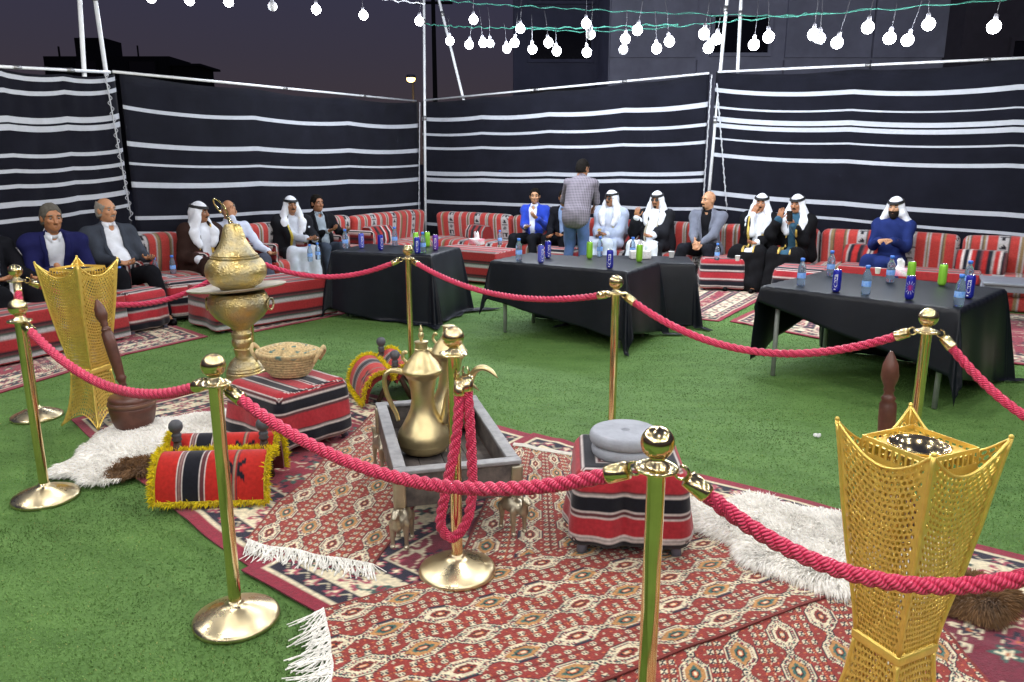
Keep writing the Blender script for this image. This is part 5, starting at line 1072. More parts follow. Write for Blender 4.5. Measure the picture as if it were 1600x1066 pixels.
def canset(colr, txt=None, burst=False, tcol=(.85, .87, .9)):
    body = profmesh('body', [(0, 0), (.020, .001), (.023, .008), (.027, .016), (.0275, .02), (.0275, .132), (.024, .146), (.0225, .149), (0, .1485)], pmat('can_%02x%02x%02x' % tuple(int(x * 255) for x in colr), colr, .32, .25), 24)
    alu = pmat('can_aluminium', (.75, .76, .78), .25, 1.0); lid = profmesh('lid', [(.0205, .1487), (.0226, .149), (.0228, .152), (.0212, .152), (.0205, .150), (0, .150)], alu, 24); out = [('body', body), ('lid', lid)]
    def wrap(V): a = V[:, 0] / .028 - math.pi / 2; return np.stack([np.cos(a) * .0281, np.sin(a) * .0281, V[:, 1]], 1)
    if txt:
        cu = bpy.data.curves.new('can_text', 'FONT'); cu.body = txt; cu.size = .046; cu.extrude = 0; o = bpy.data.objects.new('can_text', cu); col.objects.link(o); bpy.context.view_layer.update()
        me = o.evaluated_get(bpy.context.evaluated_depsgraph_get()).to_mesh(); V = np.array([v.co[:] for v in me.vertices]); fs = [tuple(p.vertices) for p in me.polygons]; o.to_mesh_clear(); bpy.data.objects.remove(o)
        W = V[:, 0].max(); V2 = np.stack([-(V[:, 1] - .014), V[:, 0] * (.095 / W) + .026, 0 * V[:, 0]], 1); m = bpy.data.meshes.new('lettering'); m.from_pydata(wrap(V2).tolist(), [], fs); m.materials.append(pmat('can_print_white', tcol, .5)); out.append(('lettering', m))
        b = MB(); b.add(wrap(np.array([[-.006, .016, 0], [.006, .016, 0], [.006, .023, 0], [-.006, .023, 0]])), [[0, 1, 2, 3]]); o = b.build('mark', pmat('can_print_white', tcol, .5)); out.append(('mark', o.data)); bpy.data.objects.remove(o)
    if burst:
        for nm, r0, r1, n, cc, of in (('red_star', .002, .020, 12, (.7, .02, .05), 0), ('white_rays', .022, .042, 12, tcol, .26)):
            b = MB()
            for k in range(n):
                a = k / n * 2 * math.pi + of; d = np.array([math.cos(a), math.sin(a)]); s_ = np.array([-d[1], d[0]]); q = np.array([d * r0 + s_ * .0008, d * r0 - s_ * .0008, d * r1 - s_ * .0016, d * r1 + s_ * .0016]); q = np.concatenate([q * [.8, 1] + [.0, .078], np.zeros((4, 1))], 1); b.add(wrap(q), [[0, 1, 2, 3]])
            o = b.build(nm, pmat('can_print_' + nm, cc, .5)); out.append((nm, o.data)); bpy.data.objects.remove(o)
    return out
C_BLUE = canset((.012, .018, .36), 'kinza'); C_BURST = canset((.012, .018, .36), None, True); C_GREEN = canset((.27, .62, .05)); C_PURP = canset((.16, .05, .42), 'kinza'); C_LBLUE = canset((.09, .11, .55), 'kinza')
ZT = .736; yawc = lambda x, y: math.atan2(y, x) + math.pi / 2
def put(kind, label, px, py, z, rz=0., sc=1.12):
    p = G(px, py, z); q = math.atan2(p[1], p[0]) - math.pi / 2
    if kind == 'bottle': multi('water_bottle', label, 'bottle', p, ME_B, 'small water bottles', q, sc * .98)
    else: multi('drink_can', label, 'can', p, kind, 'slim drink cans on the black tables', q + rz, sc)
for k, lab, x, y, rz in [('bottle', 'water bottle at the left end of the right black table', 1251, 447, 0), ('bottle', 'water bottle at the back edge of the right table, left of the bearded man', 1297, 432, 0), (C_BLUE, 'blue lettered can on the left half of the right table', 1306, 456, -.35),
    ('bottle', 'water bottle near the front edge in the middle of the right table', 1352, 461, 0), ('bottle', 'water bottle before the bearded man on the right table', 1390, 442, 0), (C_GREEN, 'green can behind the starburst can on the right table', 1422, 441, 0), (C_BURST, 'blue can with red and white starburst on the right table', 1420, 468, 0),
    (C_GREEN, 'green can standing alone on the right half of the right table', 1471, 446, .4), ('bottle', 'water bottle nearest the right corner of the right table', 1497, 479, 0), (C_BLUE, 'blue lettered can behind the rightmost water bottle', 1513, 466, -.3), ('bottle', 'water bottle hidden behind the rightmost blue can', 1511, 452, 0),
    ('bottle', 'water bottle at the left end of the middle table', 810.6, 407.5, 0), (C_LBLUE, 'pale blue can beside the water bottle on the middle table', 845, 410.5, .5), (C_BLUE, 'dark blue can behind the pale blue one on the middle table', 856, 403, .3), (C_GREEN, 'green can in the centre of the middle table', 921, 404, 0), (C_BLUE, 'blue lettered can at the front edge of the middle table', 952.5, 419.5, -.2), (C_GREEN, 'green can at the right end of the middle table', 998.6, 409, 0),
    (C_LBLUE, 'pale blue can at the left end of the left table', 565, 388, .3), (C_BLUE, 'dark blue can left of the brass post on the left table', 595, 391, .4), ('bottle', 'water bottle at the back of the left table', 617, 384.5, 0), (C_GREEN, 'green can half hidden behind a blue can on the left table', 650, 386.5, 0), (C_GREEN, 'green can right of the water bottle on the left table', 668, 385.5, 0),
    (C_BLUE, 'blue lettered can at the front corner of the left table', 652, 396, -.1), ('bottle', 'water bottle between the cans at the front corner of the left table', 661, 395, 0), (C_PURP, 'purple can at the right of the left table', 680.6, 391, -.2)]: put(k, lab, x, y, ZT, rz)
for lab, x, y, z in [('water bottle on the low black table behind the standing man', 937, 401, .665), ('water bottle on the low black table before the man with the cup', 988, 402, .665), ('water bottle on the cube ottoman before the man in the black shirt', 1120, 407, .44), ('left water bottle of the pair on the ottoman before the grey jacket', 244, 433, .43),
    ('right water bottle of the pair on the ottoman before the grey jacket', 271, 429, .43), ('water bottle on the ottoman beside the left gold stand', 190, 450, .43), ('left water bottle of the pair on the bench behind the censer', 485, 409, .45), ('right water bottle of the pair on the bench behind the censer', 497, 406, .45),
    ('water bottle on the bench right of the leftmost table', 781, 383, .47), ('water bottle by the knee of the man in the dark jacket', 540, 389, .735), ('water bottle at the left edge beside the tissue packet', 46, 462, .45)]: put('bottle', lab, x, y, z)
m_white_pl = pmat('white_paper_cup', (.80, .80, .80), .6); ME_CUP = [('cup', profmesh('cup', [(0, .002), (.022, .002), (.024, .006), (.032, .068), (.034, .070), (.031, .069), (.022, .012), (0, .012)], m_white_pl))]
def cup(label, x, y, z): p = G(x, y, z); o = bpy.data.objects.new('paper_cup', ME_CUP[0][1]); col.objects.link(o); o.location = p; tag(o, label, 'cup', 'small white cups')
cup('white cup on the bench before the bearded man', 1371, 428, .445); cup('white cup on the cube ottoman beside a water bottle', 1152, 408, .44); cup('white cup at the right end of the low black table', 1049, 403, .665)
def tissue(label, x, y, z, colr, rz=0., sc=1.0):
    p = G(x, y, z); t = thing('tissue_box', label, 'tissue box', tuple(p), rz, 'tissue boxes'); t.scale = (sc,) * 3; V, F = rbox(.22, .11, .085, .008, .1, 2); C = np.where((vnoise(V[:, 0] * 40 + 9, V[:, 2] * 40 + 9, 2) > .6)[:, None], np.array(colr), np.array([.8, .8, .8])); b = MB(); b.add(V + [0, 0, .043], F, col=C); b.build('box', colmat('printed_card', rough=.6, bump=0, sheen=0), t)
    th = np.linspace(0, 2 * math.pi, 20, endpoint=False); k = np.linspace(0, 1, 7); X = np.stack([np.stack([(.045 - .02 * q + .02 * q * np.sin(3 * th + q * 3)) * np.cos(th) * (1 - .5 * q * (q > .9)), (.018 + .03 * q * np.abs(np.sin(2 * th))) * np.sin(th), .083 + .10 * q + .02 * q * np.sin(4 * th)], 1) for q in k]); b = MB(); b.add(X, gridF(7, 20, cv=True)); b.build('tissue', pmat('white_tissue', (.85, .85, .87), .9), t)
tissue('white and pink tissue box with pulled tissue before the bearded man', 1405, 431, .445, (.80, .25, .45), YR); tissue('tissue packet with raised tissue at the left edge', 26, 470, .445, (.65, .12, .10), YL); tissue('small white tissue box on the bench right of the left table', 745, 382, .465, (.7, .25, .3), YR)
tissue('white tissue box on the low black table', 1000, 404, .665, (.75, .75, .75), .1); p = G(262, 431, .428)
pp = G(1277, 684); b = MB(); th = np.linspace(0, 2 * math.pi, 14, endpoint=False); b.add(np.stack([np.stack([np.cos(th) * r_ * (1 + .3 * np.sin(3 * th)), np.sin(th) * r_ * .7, np.full(14, z_) + .004 * np.sin(5 * th)], 1) for r_, z_ in ((.022, .010), (.02, .022), (.008, .026))]), gridF(3, 14, cv=True)); tag(b.build('paper_scrap', m_white_pl, loc=tuple(pp)), 'crumpled white paper scrap lying on the turf', 'paper')

# ================================================================== people
def netmesh(name, f, mat, smooth=True):
    V, Q = f.net() if isinstance(f, Field) else f
    b = MB(); b.add(V, Q); o = b.build(name, mat); return o
def steal(o): m = o.data; bpy.data.objects.remove(o); return m
# -- shared head pieces in head space: x viewer's right, -y front, z up, origin at the skull centre
def head_field():
    f = Field((-.11, -.15, -.15), (.11, .13, .14), .0062)
    f.ell((0, .012, .022), (.074, .092, .094), .02); f.ell((0, -.028, -.050), (.058, .062, .066), .035); f.ell((0, -.055, -.088), (.026, .026, .022), .025)
    f.ell((0, -.062, .030), (.055, .022, .020), .02)                                   # brow
    for s in (-1, 1):
        f.ell((s * .036, -.066, -.022), (.022, .018, .018), .015); f.ell((s * .030, -.093, .006), (.018, .016, .012), .012, sub=True)   # cheek, eye socket
        f.ell((s * .076, .012, -.008), (.010, .020, .032), .008)                            # ear
        f.ell((s * .011, -.094, -.034), (.009, .010, .008), .006)
    f.cone((0, -.078, .016), (0, -.108, -.028), .009, .013, .012); f.cone((-.016, -.080, -.062), (.016, -.080, -.062), .008, .008, .008); f.cone((-.014, -.079, -.073), (.014, -.079, -.073), .008, .008, .008)
    f.cone((0, .015, -.06), (0, .03, -.15), .052, .052, .03); return f
HEAD = head_field().net()
def hair_field(bald=0):
    f = Field((-.11, -.14, -.12), (.11, .14, .14), .0075); f.ell((0, .016, .028), (.083, .099, .100), .0); f.ell((0, .03, -.02), (.080, .085, .09), .02)
    f.ell((0, -.088, -.024), (.070, .085, .098), .012, sub=True); f.ell((0, -.02, -.13), (.12, .12, .085), .01, sub=True)
    for s in (-1, 1): f.ell((s * .085, -.005, -.02), (.018, .026, .036), .006, sub=True)
    if bald: f.ell((0, -.02, .11), (.075, .12, .085), .01, sub=True)
    f.folds(.003, 130, 1); return f
def beard_field(kind):
    f = Field((-.10, -.14, -.16), (.10, .08, .0), .006)
    if kind == 'full':
        f.ell((0, -.034, -.062), (.064, .066, .072), .0); f.ell((0, -.062, -.105), (.038, .034, .040), .02)
        f.ell((0, -.09, .012), (.085, .10, .054), .008, sub=True); f.ell((0, -.100, -.066), (.020, .014, .007), .004, sub=True); f.ell((0, .06, -.06), (.10, .065, .12), .01, sub=True)
    if kind in ('goatee',): f.ell((0, -.070, -.092), (.022, .026, .026), .0); f.cone((-.020, -.090, -.051), (.020, -.090, -.051), .0075, .0075, .008); f.cone((-.022, -.086, -.05), (-.020, -.078, -.085), .006, .006, .006); f.cone((.022, -.086, -.05), (.020, -.078, -.085), .006, .006, .006)
    if kind == 'moustache': f.cone((-.005, -.097, -.049), (-.028, -.084, -.057), .0085, .005, .004); f.cone((.005, -.097, -.049), (.028, -.084, -.057), .0085, .005, .004)
    f.folds(.0012, 220, 2); return f
m_eye_w = pmat('eye_white', (.30, .26, .23), .4); m_eye_d = pmat('dark_iris', (.02, .012, .008), .2); m_lip = pmat('lips', (.30, .12, .10), .6)
HM = {}
HM['hair'] = steal(netmesh('hair', hair_field(0), cloth('#17130f'))); HM['bald'] = steal(netmesh('hair', hair_field(1), cloth('#4a443e')))
for k in ('full', 'goatee', 'moustache'): HM[k] = steal(netmesh('beard', beard_field(k), cloth('#17130f')))
b = MB(); b.add(*sphere((0, 0, 0), .0105, 8)); V, F = sphere((0, -.0055, -.001), (.0072, .006, .0066), 6); b.add(V, F, 1); HM['eye'] = steal(b.build('eye', [m_eye_w, m_eye_d]))
b = MB(); b.add(*tube(spline([(-.019, .006, -.002), (-.008, -.003, .004), (.006, -.004, .004), (.018, .004, -.001)], 8), [.002, .0042, .005, .005, .0048, .004, .003, .0015], 6)); HM['brow'] = steal(b.build('eyebrow', cloth('#17130f')))
b = MB(); b.add(*tube(spline([(-.022, -.079, -.067), (0, -.0885, -.066), (.022, -.079, -.067)], 9), [.001, .003, .004, .0045, .0045, .0045, .004, .003, .001], 6)); HM['mouth'] = steal(b.build('mouth', m_lip))
b = MB()
for k, (z, r_) in enumerate(((.058, .094), (.073, .089))): th = np.linspace(0, 2 * math.pi, 40, endpoint=False); b.add(*tube(np.stack([r_ * .93 * np.cos(th), r_ * 1.13 * np.sin(th) + .012, z + .012 * np.sin(th) + 0 * th], 1), .0105, 8, closed=True))
HM['agal'] = steal(b.build('agal', pmat('black_cord', (.012, .012, .014), .6)))
b = MB()
for s in (-1, 1):
    th = np.linspace(0, 2 * math.pi, 20, endpoint=False); ring = np.stack([s * .033 + .024 * np.cos(th), -.107 + .012 * np.abs(s * .033 + .024 * np.cos(th)) / .05, .004 + .019 * np.sin(th)], 1); b.add(*tube(ring, .0022, 5, closed=True)); b.add(np.vstack([ring, ring.mean(0)]), [[i, (i + 1) % 20, 20] for i in range(20)], 1)
    b.add(*tube([(s * .057, -.095, .008), (s * .08, -.03, .010), (s * .082, .02, .0)], .0022, 5))
b.add(*tube([(-.010, -.107, .008), (.010, -.107, .008)], .0022, 5)); HM['glasses'] = steal(b.build('glasses', [pmat('black_frame', (.01, .01, .01), .3), pmat('tinted_lens', (.05, .045, .045), .1)]))
# -- hands: +y finger direction, z back of the hand, x thumb side
def hand_net(curl):
    f = Field((-.07, -.06, -.12), (.09, .20, .05), .0052)
    f.cone((0, -.05, 0), (0, .0, 0), .024, .025, .01); f.ell((.0, .045, 0), (.040, .050, .015), .012); f.ell((.026, .028, -.006), (.018, .03, .014), .01)
    for i, (x, l, r_) in enumerate(((.030, .068, .0085), (.010, .076, .009), (-.011, .070, .0085), (-.030, .054, .0075))):
        p = np.array([x, .085 - abs(x) * .12, 0.]); a = 0.
        for k, q in enumerate((.42, .32, .26)):
            a += curl * (.55, .8, .6)[k]; d = np.array([x * .6 * (1 - curl), math.cos(a), -math.sin(a)]); d /= np.linalg.norm(d); e = p + d * l * q; f.cone(p, e, r_ * (1 - .06 * k), r_ * (.94 - .08 * k), .003); p = e
    p = np.array([.034, .020, -.008]); a = .2
    for k, q in enumerate((.034, .028, .022)):
        d = np.array([math.cos(.9 + k * .25), math.sin(.9 + k * .25), -.35 - curl * .3 * k]); d /= np.linalg.norm(d); e = p + d * q; f.cone(p, e, .0105 - .001 * k, .0098 - .001 * k, .004); p = e
    return f.net()
HANDS = {k: hand_net(k) for k in (.35, .6, 1.0)}
def unit(v): v = np.asarray(v, float); return v / (np.linalg.norm(v) + 1e-9)
def ik(S, W, l1, l2, pole):
    d = W - S; L_ = np.linalg.norm(d); L2 = min(L_, (l1 + l2) * .995); u = d / L_; W = S + u * L2 if L_ > L2 else W
    a = (l1 * l1 - l2 * l2 + L2 * L2) / (2 * L2); h = math.sqrt(max(l1 * l1 - a * a, 1e-6)); p = np.asarray(pole, float); p = unit(p - u * (p @ u)); return S + u * a + p * h, W
def person(label, pos, yaw, seat=.38, lean=.05, side=0., head=(0, .05, 0), hl=(-.12, -.40, .60), hr=(.12, -.40, .60), dl=None, dr=None, curl=.6, kl=.16, kr=.16, fl=None, fr=None, skin='#b07c5a', sc=1.0, belly=0., stand=False,
           outfit='suit', c1='#1b1c22', c2='#d8d8dc', c3='#15161a', trim='#c9a544', hair='hair', hairc='#17130f', beard=None, glasses=False, shoe='#0c0c0e', wide=1.0, pl=None, pr=None, z0=0., cross=False, drape=1.0):
    g = lambda v: np.asarray(v, float)
    hip = g((0, 0, .93 if stand else seat + .085)); sd = unit((math.tan(side), -math.sin(lean), math.cos(lean))); X = g((1, 0, 0)); Mt = np.array(Matrix.Rotation(lean, 3, 'X') @ Matrix.Rotation(side, 3, 'Y'))
    neck = hip + .505 * sd; shL = neck - .05 * sd + g((-.178 * wide, 0, 0)); shR = neck - .05 * sd + g((.178 * wide, 0, 0)); hc = neck + sd * .085 + g((0, -.022, .085))
    Mh = np.array(Matrix.Rotation(head[0], 3, 'Z') @ Matrix.Rotation(head[1], 3, 'X') @ Matrix.Rotation(head[2], 3, 'Y'))
    L1, L2 = .285, .255; eL, wL = ik(shL, g(hl) - unit(g(hl) - shL) * .03, L1, L2, pl or (-.38, .45, -.8)); eR, wR = ik(shR, g(hr) - unit(g(hr) - shR) * .03, L1, L2, pr or (.38, .45, -.8))
    hpL, hpR = hip + g((-.09, 0, 0)), hip + g((.09, 0, 0))
    if stand: aL, aR = g(fl or (-.12, .03, .09)), g(fr or (.12, -.06, .09)); kL, aL = ik(hpL, aL, .43, .43, (0, -1, 0)); kR, aR = ik(hpR, aR, .43, .43, (0, -1, 0))
    else:
        aL, aR = g(fl or (-kl, -.52, .085)), g(fr or (kr, -.52, .085)); kL, aL = ik(hpL, aL, .44, .43, (-.05, -.6, .8)); kR, aR = ik(hpR, aR, .44, .43, (.05, -.6, .8))
    lo = np.min([hip - .25, aL - .12, aR - .18, eL - .12, eR - .12, wL - .1, wR - .1, (-.3, -.2, 0)], 0); hi = np.max([hip + .25, aL + .1, aR + .1, eL + .12, eR + .12, wL + .1, wR + .1, neck + (.32, .2, .12)], 0); lo[2] = 0
    def torso(f, i, k=.05):
        f.ell(hip + g((0, .01, .01)), g((.165, .125, .11)) + i, k); f.ell(hip + .17 * sd + g((0, -.015 - belly, 0)), g((.148 + belly * .6, .112 + belly, .15)) + i, k, Mt); f.ell(hip + .36 * sd, g((.162 * wide, .112, .17)) + i, k, Mt)
        f.cone(shL + sd * -.0, shR, .058 + i, .058 + i, k); f.cone(neck - sd * .03, neck + sd * .035, .072 + i * .7, .052 + i * .5, k)
    def arms(f, i, k=.03, cuff=.93, wideC=0.):
        for s, e, w in ((shL, eL, wL), (shR, eR, wR)): f.cone(s, e, .053 + i, .041 + i, k); f.cone(e, e + (w - e) * cuff, .040 + i, .028 + i + wideC, k)
    def legs(f, i, k=.03):
        for h, n_, a in ((hpL, kL, aL), (hpR, kR, aR)): f.cone(h, n_, .088 + i, .062 + i, k); f.cone(n_, a + g((0, 0, .02)), .060 + i, .042 + i, k)
    def skirt(f, i, k=.05):
        mk, ma = (kL + kR) / 2, (aL + aR) / 2; f.cone(hip + g((0, -.05, -.01)), mk + g((0, .02, -.02)), .10 + i, .07 + i, k); f.cone(kL, kR, .06 + i, .06 + i, k); f.cone(mk + g((0, .02, -.03)), ma + g((0, .03, .0)), .07 + i, .09 + i, k); f.cone(aL + g((0, .02, .03)), aR + g((0, .02, .03)), .07 + i, .07 + i, k)
        for n_, a in ((kL, aL), (kR, aR)): f.cone(n_, a + g((0, .01, 0)), .065 + i, .075 + i, k)
    # ---- body: one mesh of skin
    skm = pmat('skin_' + skin, lin(skin), .5, var=.12, vscale=25, bump=.15, bscale=120, bdist=.001, spec=.4)
    f = Field(lo, hi, .022); torso(f, -.012); arms(f, -.012, cuff=1.0); legs(f, -.014); f.cone(neck, hc + g((0, .02, -.05)), .052, .050, .03)
    for a in (aL, aR): f.cone(a, a + g((0, -.12, -.045)), .034, .028, .02)
    bm = MB(); bm.add(*f.net()); HV = HEAD[0] @ Mh.T + hc; bm.add(HV, HEAD[1])
    for (e, w, hd, dd, sx) in ((eL, wL, hl, dl, 1), (eR, wR, hr, dr, -1)):
        d = unit(dd) if dd is not None else unit(w - e); th_ = g((sx, 0, 0)) if abs(d[0]) < .8 else g((0, -1, 0)); xh = unit(th_ - d * (th_ @ d)); zh = np.cross(xh, d); V, Q = HANDS[curl]
        if zh[2] < -.2 and sx > 0: pass
        if sx < 0: V = V * g((1, 1, -1)); Q = Q[:, ::-1]
        bm.add((V[:, :1] * xh + V[:, 1:2] * d + V[:, 2:] * zh) + w, Q)
    root = bm.build('person', skm, loc=(pos[0], pos[1], z0), rot=(0, 0, yaw)); root.scale = (sc,) * 3; tag(root, label, 'person')
    def kid(o): o.parent = root; return o
    def hm(name, key, loc=(0, 0, 0), mat=None, flip=1):
        me = HM[key]
        if mat is not None: me = me.copy(); me.materials.clear(); me.materials.append(mat)
        o = bpy.data.objects.new(name, me); col.objects.link(o); o.parent = root; R3 = Matrix(Mh.tolist()).to_4x4(); o.matrix_local = Matrix.Translation(hc.tolist()) @ R3 @ Matrix.Translation(loc) @ Matrix.Diagonal((flip, 1, 1, 1)); return o
    for s in (-1, 1): hm('eye', 'eye', (s * .031, -.0735, .005)); hm('eyebrow', 'brow', (s * .032, -.0835, .027), cloth(hairc), s)
    hm('mouth', 'mouth')
    if hair in ('hair', 'bald'): hm('hair', hair, (0, 0, 0), cloth(hairc))
    if beard: hm('moustache' if beard == 'moustache' else 'beard', beard, (0, 0, 0), cloth(hairc if hair != 'ghutra' else '#1d1815'))
    if glasses: hm('glasses', 'glasses')
    sm_ = cloth(shoe, rough=.4, sheen=0)
    for a in (aL, aR):
        f = Field(a - g((.07, .24, .10)), a + g((.07, .08, .08)), .011); f.cone(a + g((0, .02, -.045)), a + g((0, -.15, -.052)), .040, .033, .02); f.cone(a + g((0, 0, .0)), a + g((0, .0, -.04)), .04, .045, .02)
        f.F = np.maximum(f.F, (-(f.grid()[2]) + (a[2] - .083)).astype(np.float32)); kid(netmesh('shoe', f, sm_))
    seed = abs(hash(label)) % 97 if False else len(label)
    def local(f):
        Xg, Yg, Zg = f.grid(); rx, ry, rz = Xg - hip[0], Yg - hip[1], Zg - hip[2]; zt = rx * sd[0] + ry * sd[1] + rz * sd[2]; xt = rx - zt * sd[0] / max(sd[2], .3); yt = ry - zt * sd[1]; return xt, yt, zt
    def open_front(f, w0, w1, z0_, z1_, trimw=0., extra=0.):
        xt, yt, zt = local(f); w = w0 + (w1 - w0) * np.clip((zt - z0_) / (z1_ - z0_), 0, 1); dw = np.abs(xt) - w; F0 = f.F.copy(); rem = np.maximum(np.maximum(dw, yt + .03), z0_ - .02 - zt); f.F = np.maximum(f.F, -rem).astype(np.float32)
        if trimw:
            tr = np.maximum(np.maximum(np.maximum(F0 - .005, dw - trimw), -dw), np.maximum(yt + .02, z0_ - extra - zt)); q = Field.__new__(Field); q.h = f.h; q.lo = f.lo; q.F = tr.astype(np.float32); q.ax = f.ax; return q
    vx = .0135
    if outfit in ('suit', 'shirt'):
        f = Field(lo, hi, .016); legs(f, .016); f.ell(hip + g((0, .005, -.05 if stand else 0)), g((.168, .128, .11)) + (-.03 if stand else .012), .04); f.folds(.0075, 24, seed); kid(netmesh('trousers', f, cloth(c3)))
        f = Field(lo, hi, vx); torso(f, .004 if outfit == 'suit' else .012); f.ell(neck + g((0, -.075, .02)), (.030, .05, .055), .01, sub=True)
        if stand:
            for sx in (-.055, .055): f.cone(hip + g((sx, .012, -.07)), hip + .40 * sd + g((sx, .0, 0)), .138, .125, .05)
        if outfit == 'shirt': arms(f, .010, cuff=.93 if c1 != 'short' else .05)
        f.folds(.0055, 34, seed); kid(netmesh('shirt', f, c2 if not isinstance(c2, str) else cloth(c2)))
        b = MB(); th = np.linspace(0, 2 * math.pi, 28, endpoint=False); P = np.stack([.060 * np.cos(th), .062 * np.sin(th) + .0, .012 + .016 * np.sin(th)], 1) @ Mt.T + neck + sd * .03; b.add(*tube(P, .0095, 8, closed=True, flat=1.9))
        for s in (-1, 1): fl_ = np.array([[s * .018, -.066, .012], [s * .060, -.020, .030], [s * .066, -.045, -.018], [s * .030, -.100, -.040]]) @ Mt.T + neck + sd * .03; b.add(np.concatenate([fl_, fl_ + g((0, -.006, .002))]), [[0, 1, 2, 3], [7, 6, 5, 4], [0, 4, 5, 1], [1, 5, 6, 2], [2, 6, 7, 3], [3, 7, 4, 0]])
        kid(b.build('collar', c2 if not isinstance(c2, str) else cloth(c2)))
        if outfit == 'suit':
            f = Field(lo, hi, vx); torso(f, .022); arms(f, .016); f.cone(hip + g((-.1, .02, -.02)), hip + g((.1, .02, -.02)), .12, .12, .06); q = open_front(f, .030 + belly * 1.1, .072, .02, .46, .042, -.12); f.folds(.0075, 27, seed); kid(netmesh('jacket', f, cloth(c1))); kid(netmesh('lapel', q, cloth(c1)))
            for w, e in ((wL, eL), (wR, eR)): b = MB(); d = unit(w - e); b.add(*tube([w - d * .045, w - d * .008], [.037, .034], 14)); kid(b.build('cuff', cloth(c2)))
    if outfit in ('thobe', 'bisht'):
        f = Field(lo, hi, vx); torso(f, .012); arms(f, .014, wideC=.006); legs(f, .010); skirt(f, .0); f.folds(.008, 26, seed); kid(netmesh('robe', f, cloth(c2)))
        if outfit == 'bisht':
            f = Field(lo, hi, vx); torso(f, .034, .06)
            for s, e, w in ((shL, eL, wL), (shR, eR, wR)): f.cone(s, e, .072, .070, .045); f.cone(e, e + (w - e) * .66, .070, .074, .045); f.cone(e, e + g((0, .02, -.12)), .062, .05, .06); f.cone(s, hip + g((np.sign(s[0]) * .19, .05, 0)), .07, .10, .06)
            if cross: legs(f, .028); skirt(f, .022)
            else:
                for n_, a, sgn in ((kL, aL, -1), (kR, aR, 1)): f.cone(hip + g((sgn * .17, 0, .02)), n_ + g((sgn * .055, .03, 0)), .085, .06, .05); f.cone(n_ + g((sgn * .055, .03, 0)), a + g((sgn * .06, .05, .0)), .06, .055, .04)
            q = open_front(f, .055, .075, .09 if cross else -.02, .46, .030, .02); f.folds(.010, 22, seed); kid(netmesh('cloak', f, cloth(c1))); kid(netmesh('gold_trim', q, pmat('gold_braid_' + trim, lin(trim), .5, .35, var=.2, vscale=60, bump=.4, bscale=300)))
    if hair == 'ghutra':
        f = Field(hc - g((.24, .26, .46)), hc + g((.24, .26, .14)), .0105); f.ell(hc + Mh @ g((0, .012, .024)), (.086, .104, .104), .0, Mh)
        for s in (-1, 1):
            a = hc + Mh @ g((s * .074, .0, .02)); f.cone(a, a + Mh @ g((s * .012, -.012, -.10)), .030, .034, .03); p2 = neck + (g((s * .115, -.085, -.06)) if drape > 0 else g((s * .13, .05, -.03))); f.cone(a + Mh @ g((s * .012, -.012, -.10)), p2, .034, .045, .04)
            f.cone(a + Mh @ g((s * .012, .0, -.08)), neck + g((s * .165, .0, -.035)), .030, .040, .05); f.cone(neck + g((s * .165, .0, -.035)), p2, .040, .042, .05)
            if drape > 0: f.cone(p2, p2 + g((-s * .035, -.040, -.15)) * drape, .042, .036, .04); f.cone(p2 + g((s * .03, .01, 0)), p2 + g((s * .005, -.03, -.10)) * drape, .036, .032, .04)
        f.cone(hc + Mh @ g((0, .06, -.02)), neck + g((0, .09, -.06)), .075, .10, .06); f.cone(neck + g((-.12, .05, -.04)), neck + g((.12, .05, -.04)), .06, .06, .06)
        f.ell(hc + Mh @ g((0, -.085, -.03)), (.057, .075, .088), .006, Mh, sub=True); f.cone(hc + Mh @ g((0, -.11, -.06)), neck + g((0, -.19, -.14)), .052, .06, sub=True); f.folds(.0028, 48, seed)
        kid(netmesh('headdress', f, cloth('#dfe2ea', var=.05))); hm('agal', 'agal')
    return root
def seat_pos(px, wall, off=.56, y=380):
    P, u, n_, yw = (CORNER, uR, nR, YR) if wall == 'R' else (LSEAM, uL, nL, YL); return on_line(px, P, u, off, n_, y=y), yw
def guest(label, px, wall, off=.56, turn=0., **k): p, yw = seat_pos(px, wall, off); return person(label, p, yw + turn, **k)
# left wall, from the left edge
guest('person in dark suit and white shirt cut off by the left edge', -30, 'L', .60, seat=.34, c1='#14151b', c2='#c9d2e8', c3='#101116', hl=(-.10, -.40, .62), hr=(.20, -.42, .60), sc=1.05)
guest('person with grey hair in a navy suit leaning forward', 76, 'L', .66, -.35, seat=.34, lean=.36, head=(.10, .08, 0), hl=(-.02, -.46, .62), hr=(.17, -.48, .54), dl=(.3, -.6, -.8), c1='#1b1d4a', c2='#d5d8e2', c3='#15173a', hairc='#5a564f', skin='#a5714f', sc=1.10, kl=.26, kr=.24, wide=1.08)
guest('person with short grey hair in a grey jacket and white shirt leaning back', 176, 'L', .58, -.25, seat=.34, lean=-.14, head=(.30, .0, 0), hl=(-.06, -.36, .60), hr=(.20, -.34, .62), c1='#3d424c', c2='#dfe2ea', c3='#111217', hairc='#8d867c', hair='bald', beard='moustache', skin='#b98562', sc=1.08, belly=.05, kl=.14, kr=.22, wide=1.05)
guest('person in brown cloak with gold edge and white headdress turning aside', 314, 'L', .60, -.25, seat=.34, lean=.03, head=(.62, .05, 0), hl=(-.16, -.30, .55), hr=(.17, -.36, .76), dr=(.2, -.6, .5), outfit='bisht', c1='#33231f', c2='#d9dde6', hair='ghutra', beard='moustache', skin='#8f6146', cross=True)
guest('bald person in white shirt holding a hand before the mouth', 368, 'L', .58, -.40, seat=.34, lean=-.02, side=-.10, head=(-.30, .10, 0), hl=(-.06, -.17, 1.04), hr=(.30, -.36, .56), dl=(.2, .1, .9), outfit='shirt', c2='#cfd6ea', c3='#4b4f5e', hair='bald', hairc='#6b635a', skin='#b27f5c', kr=.26, kl=.10)
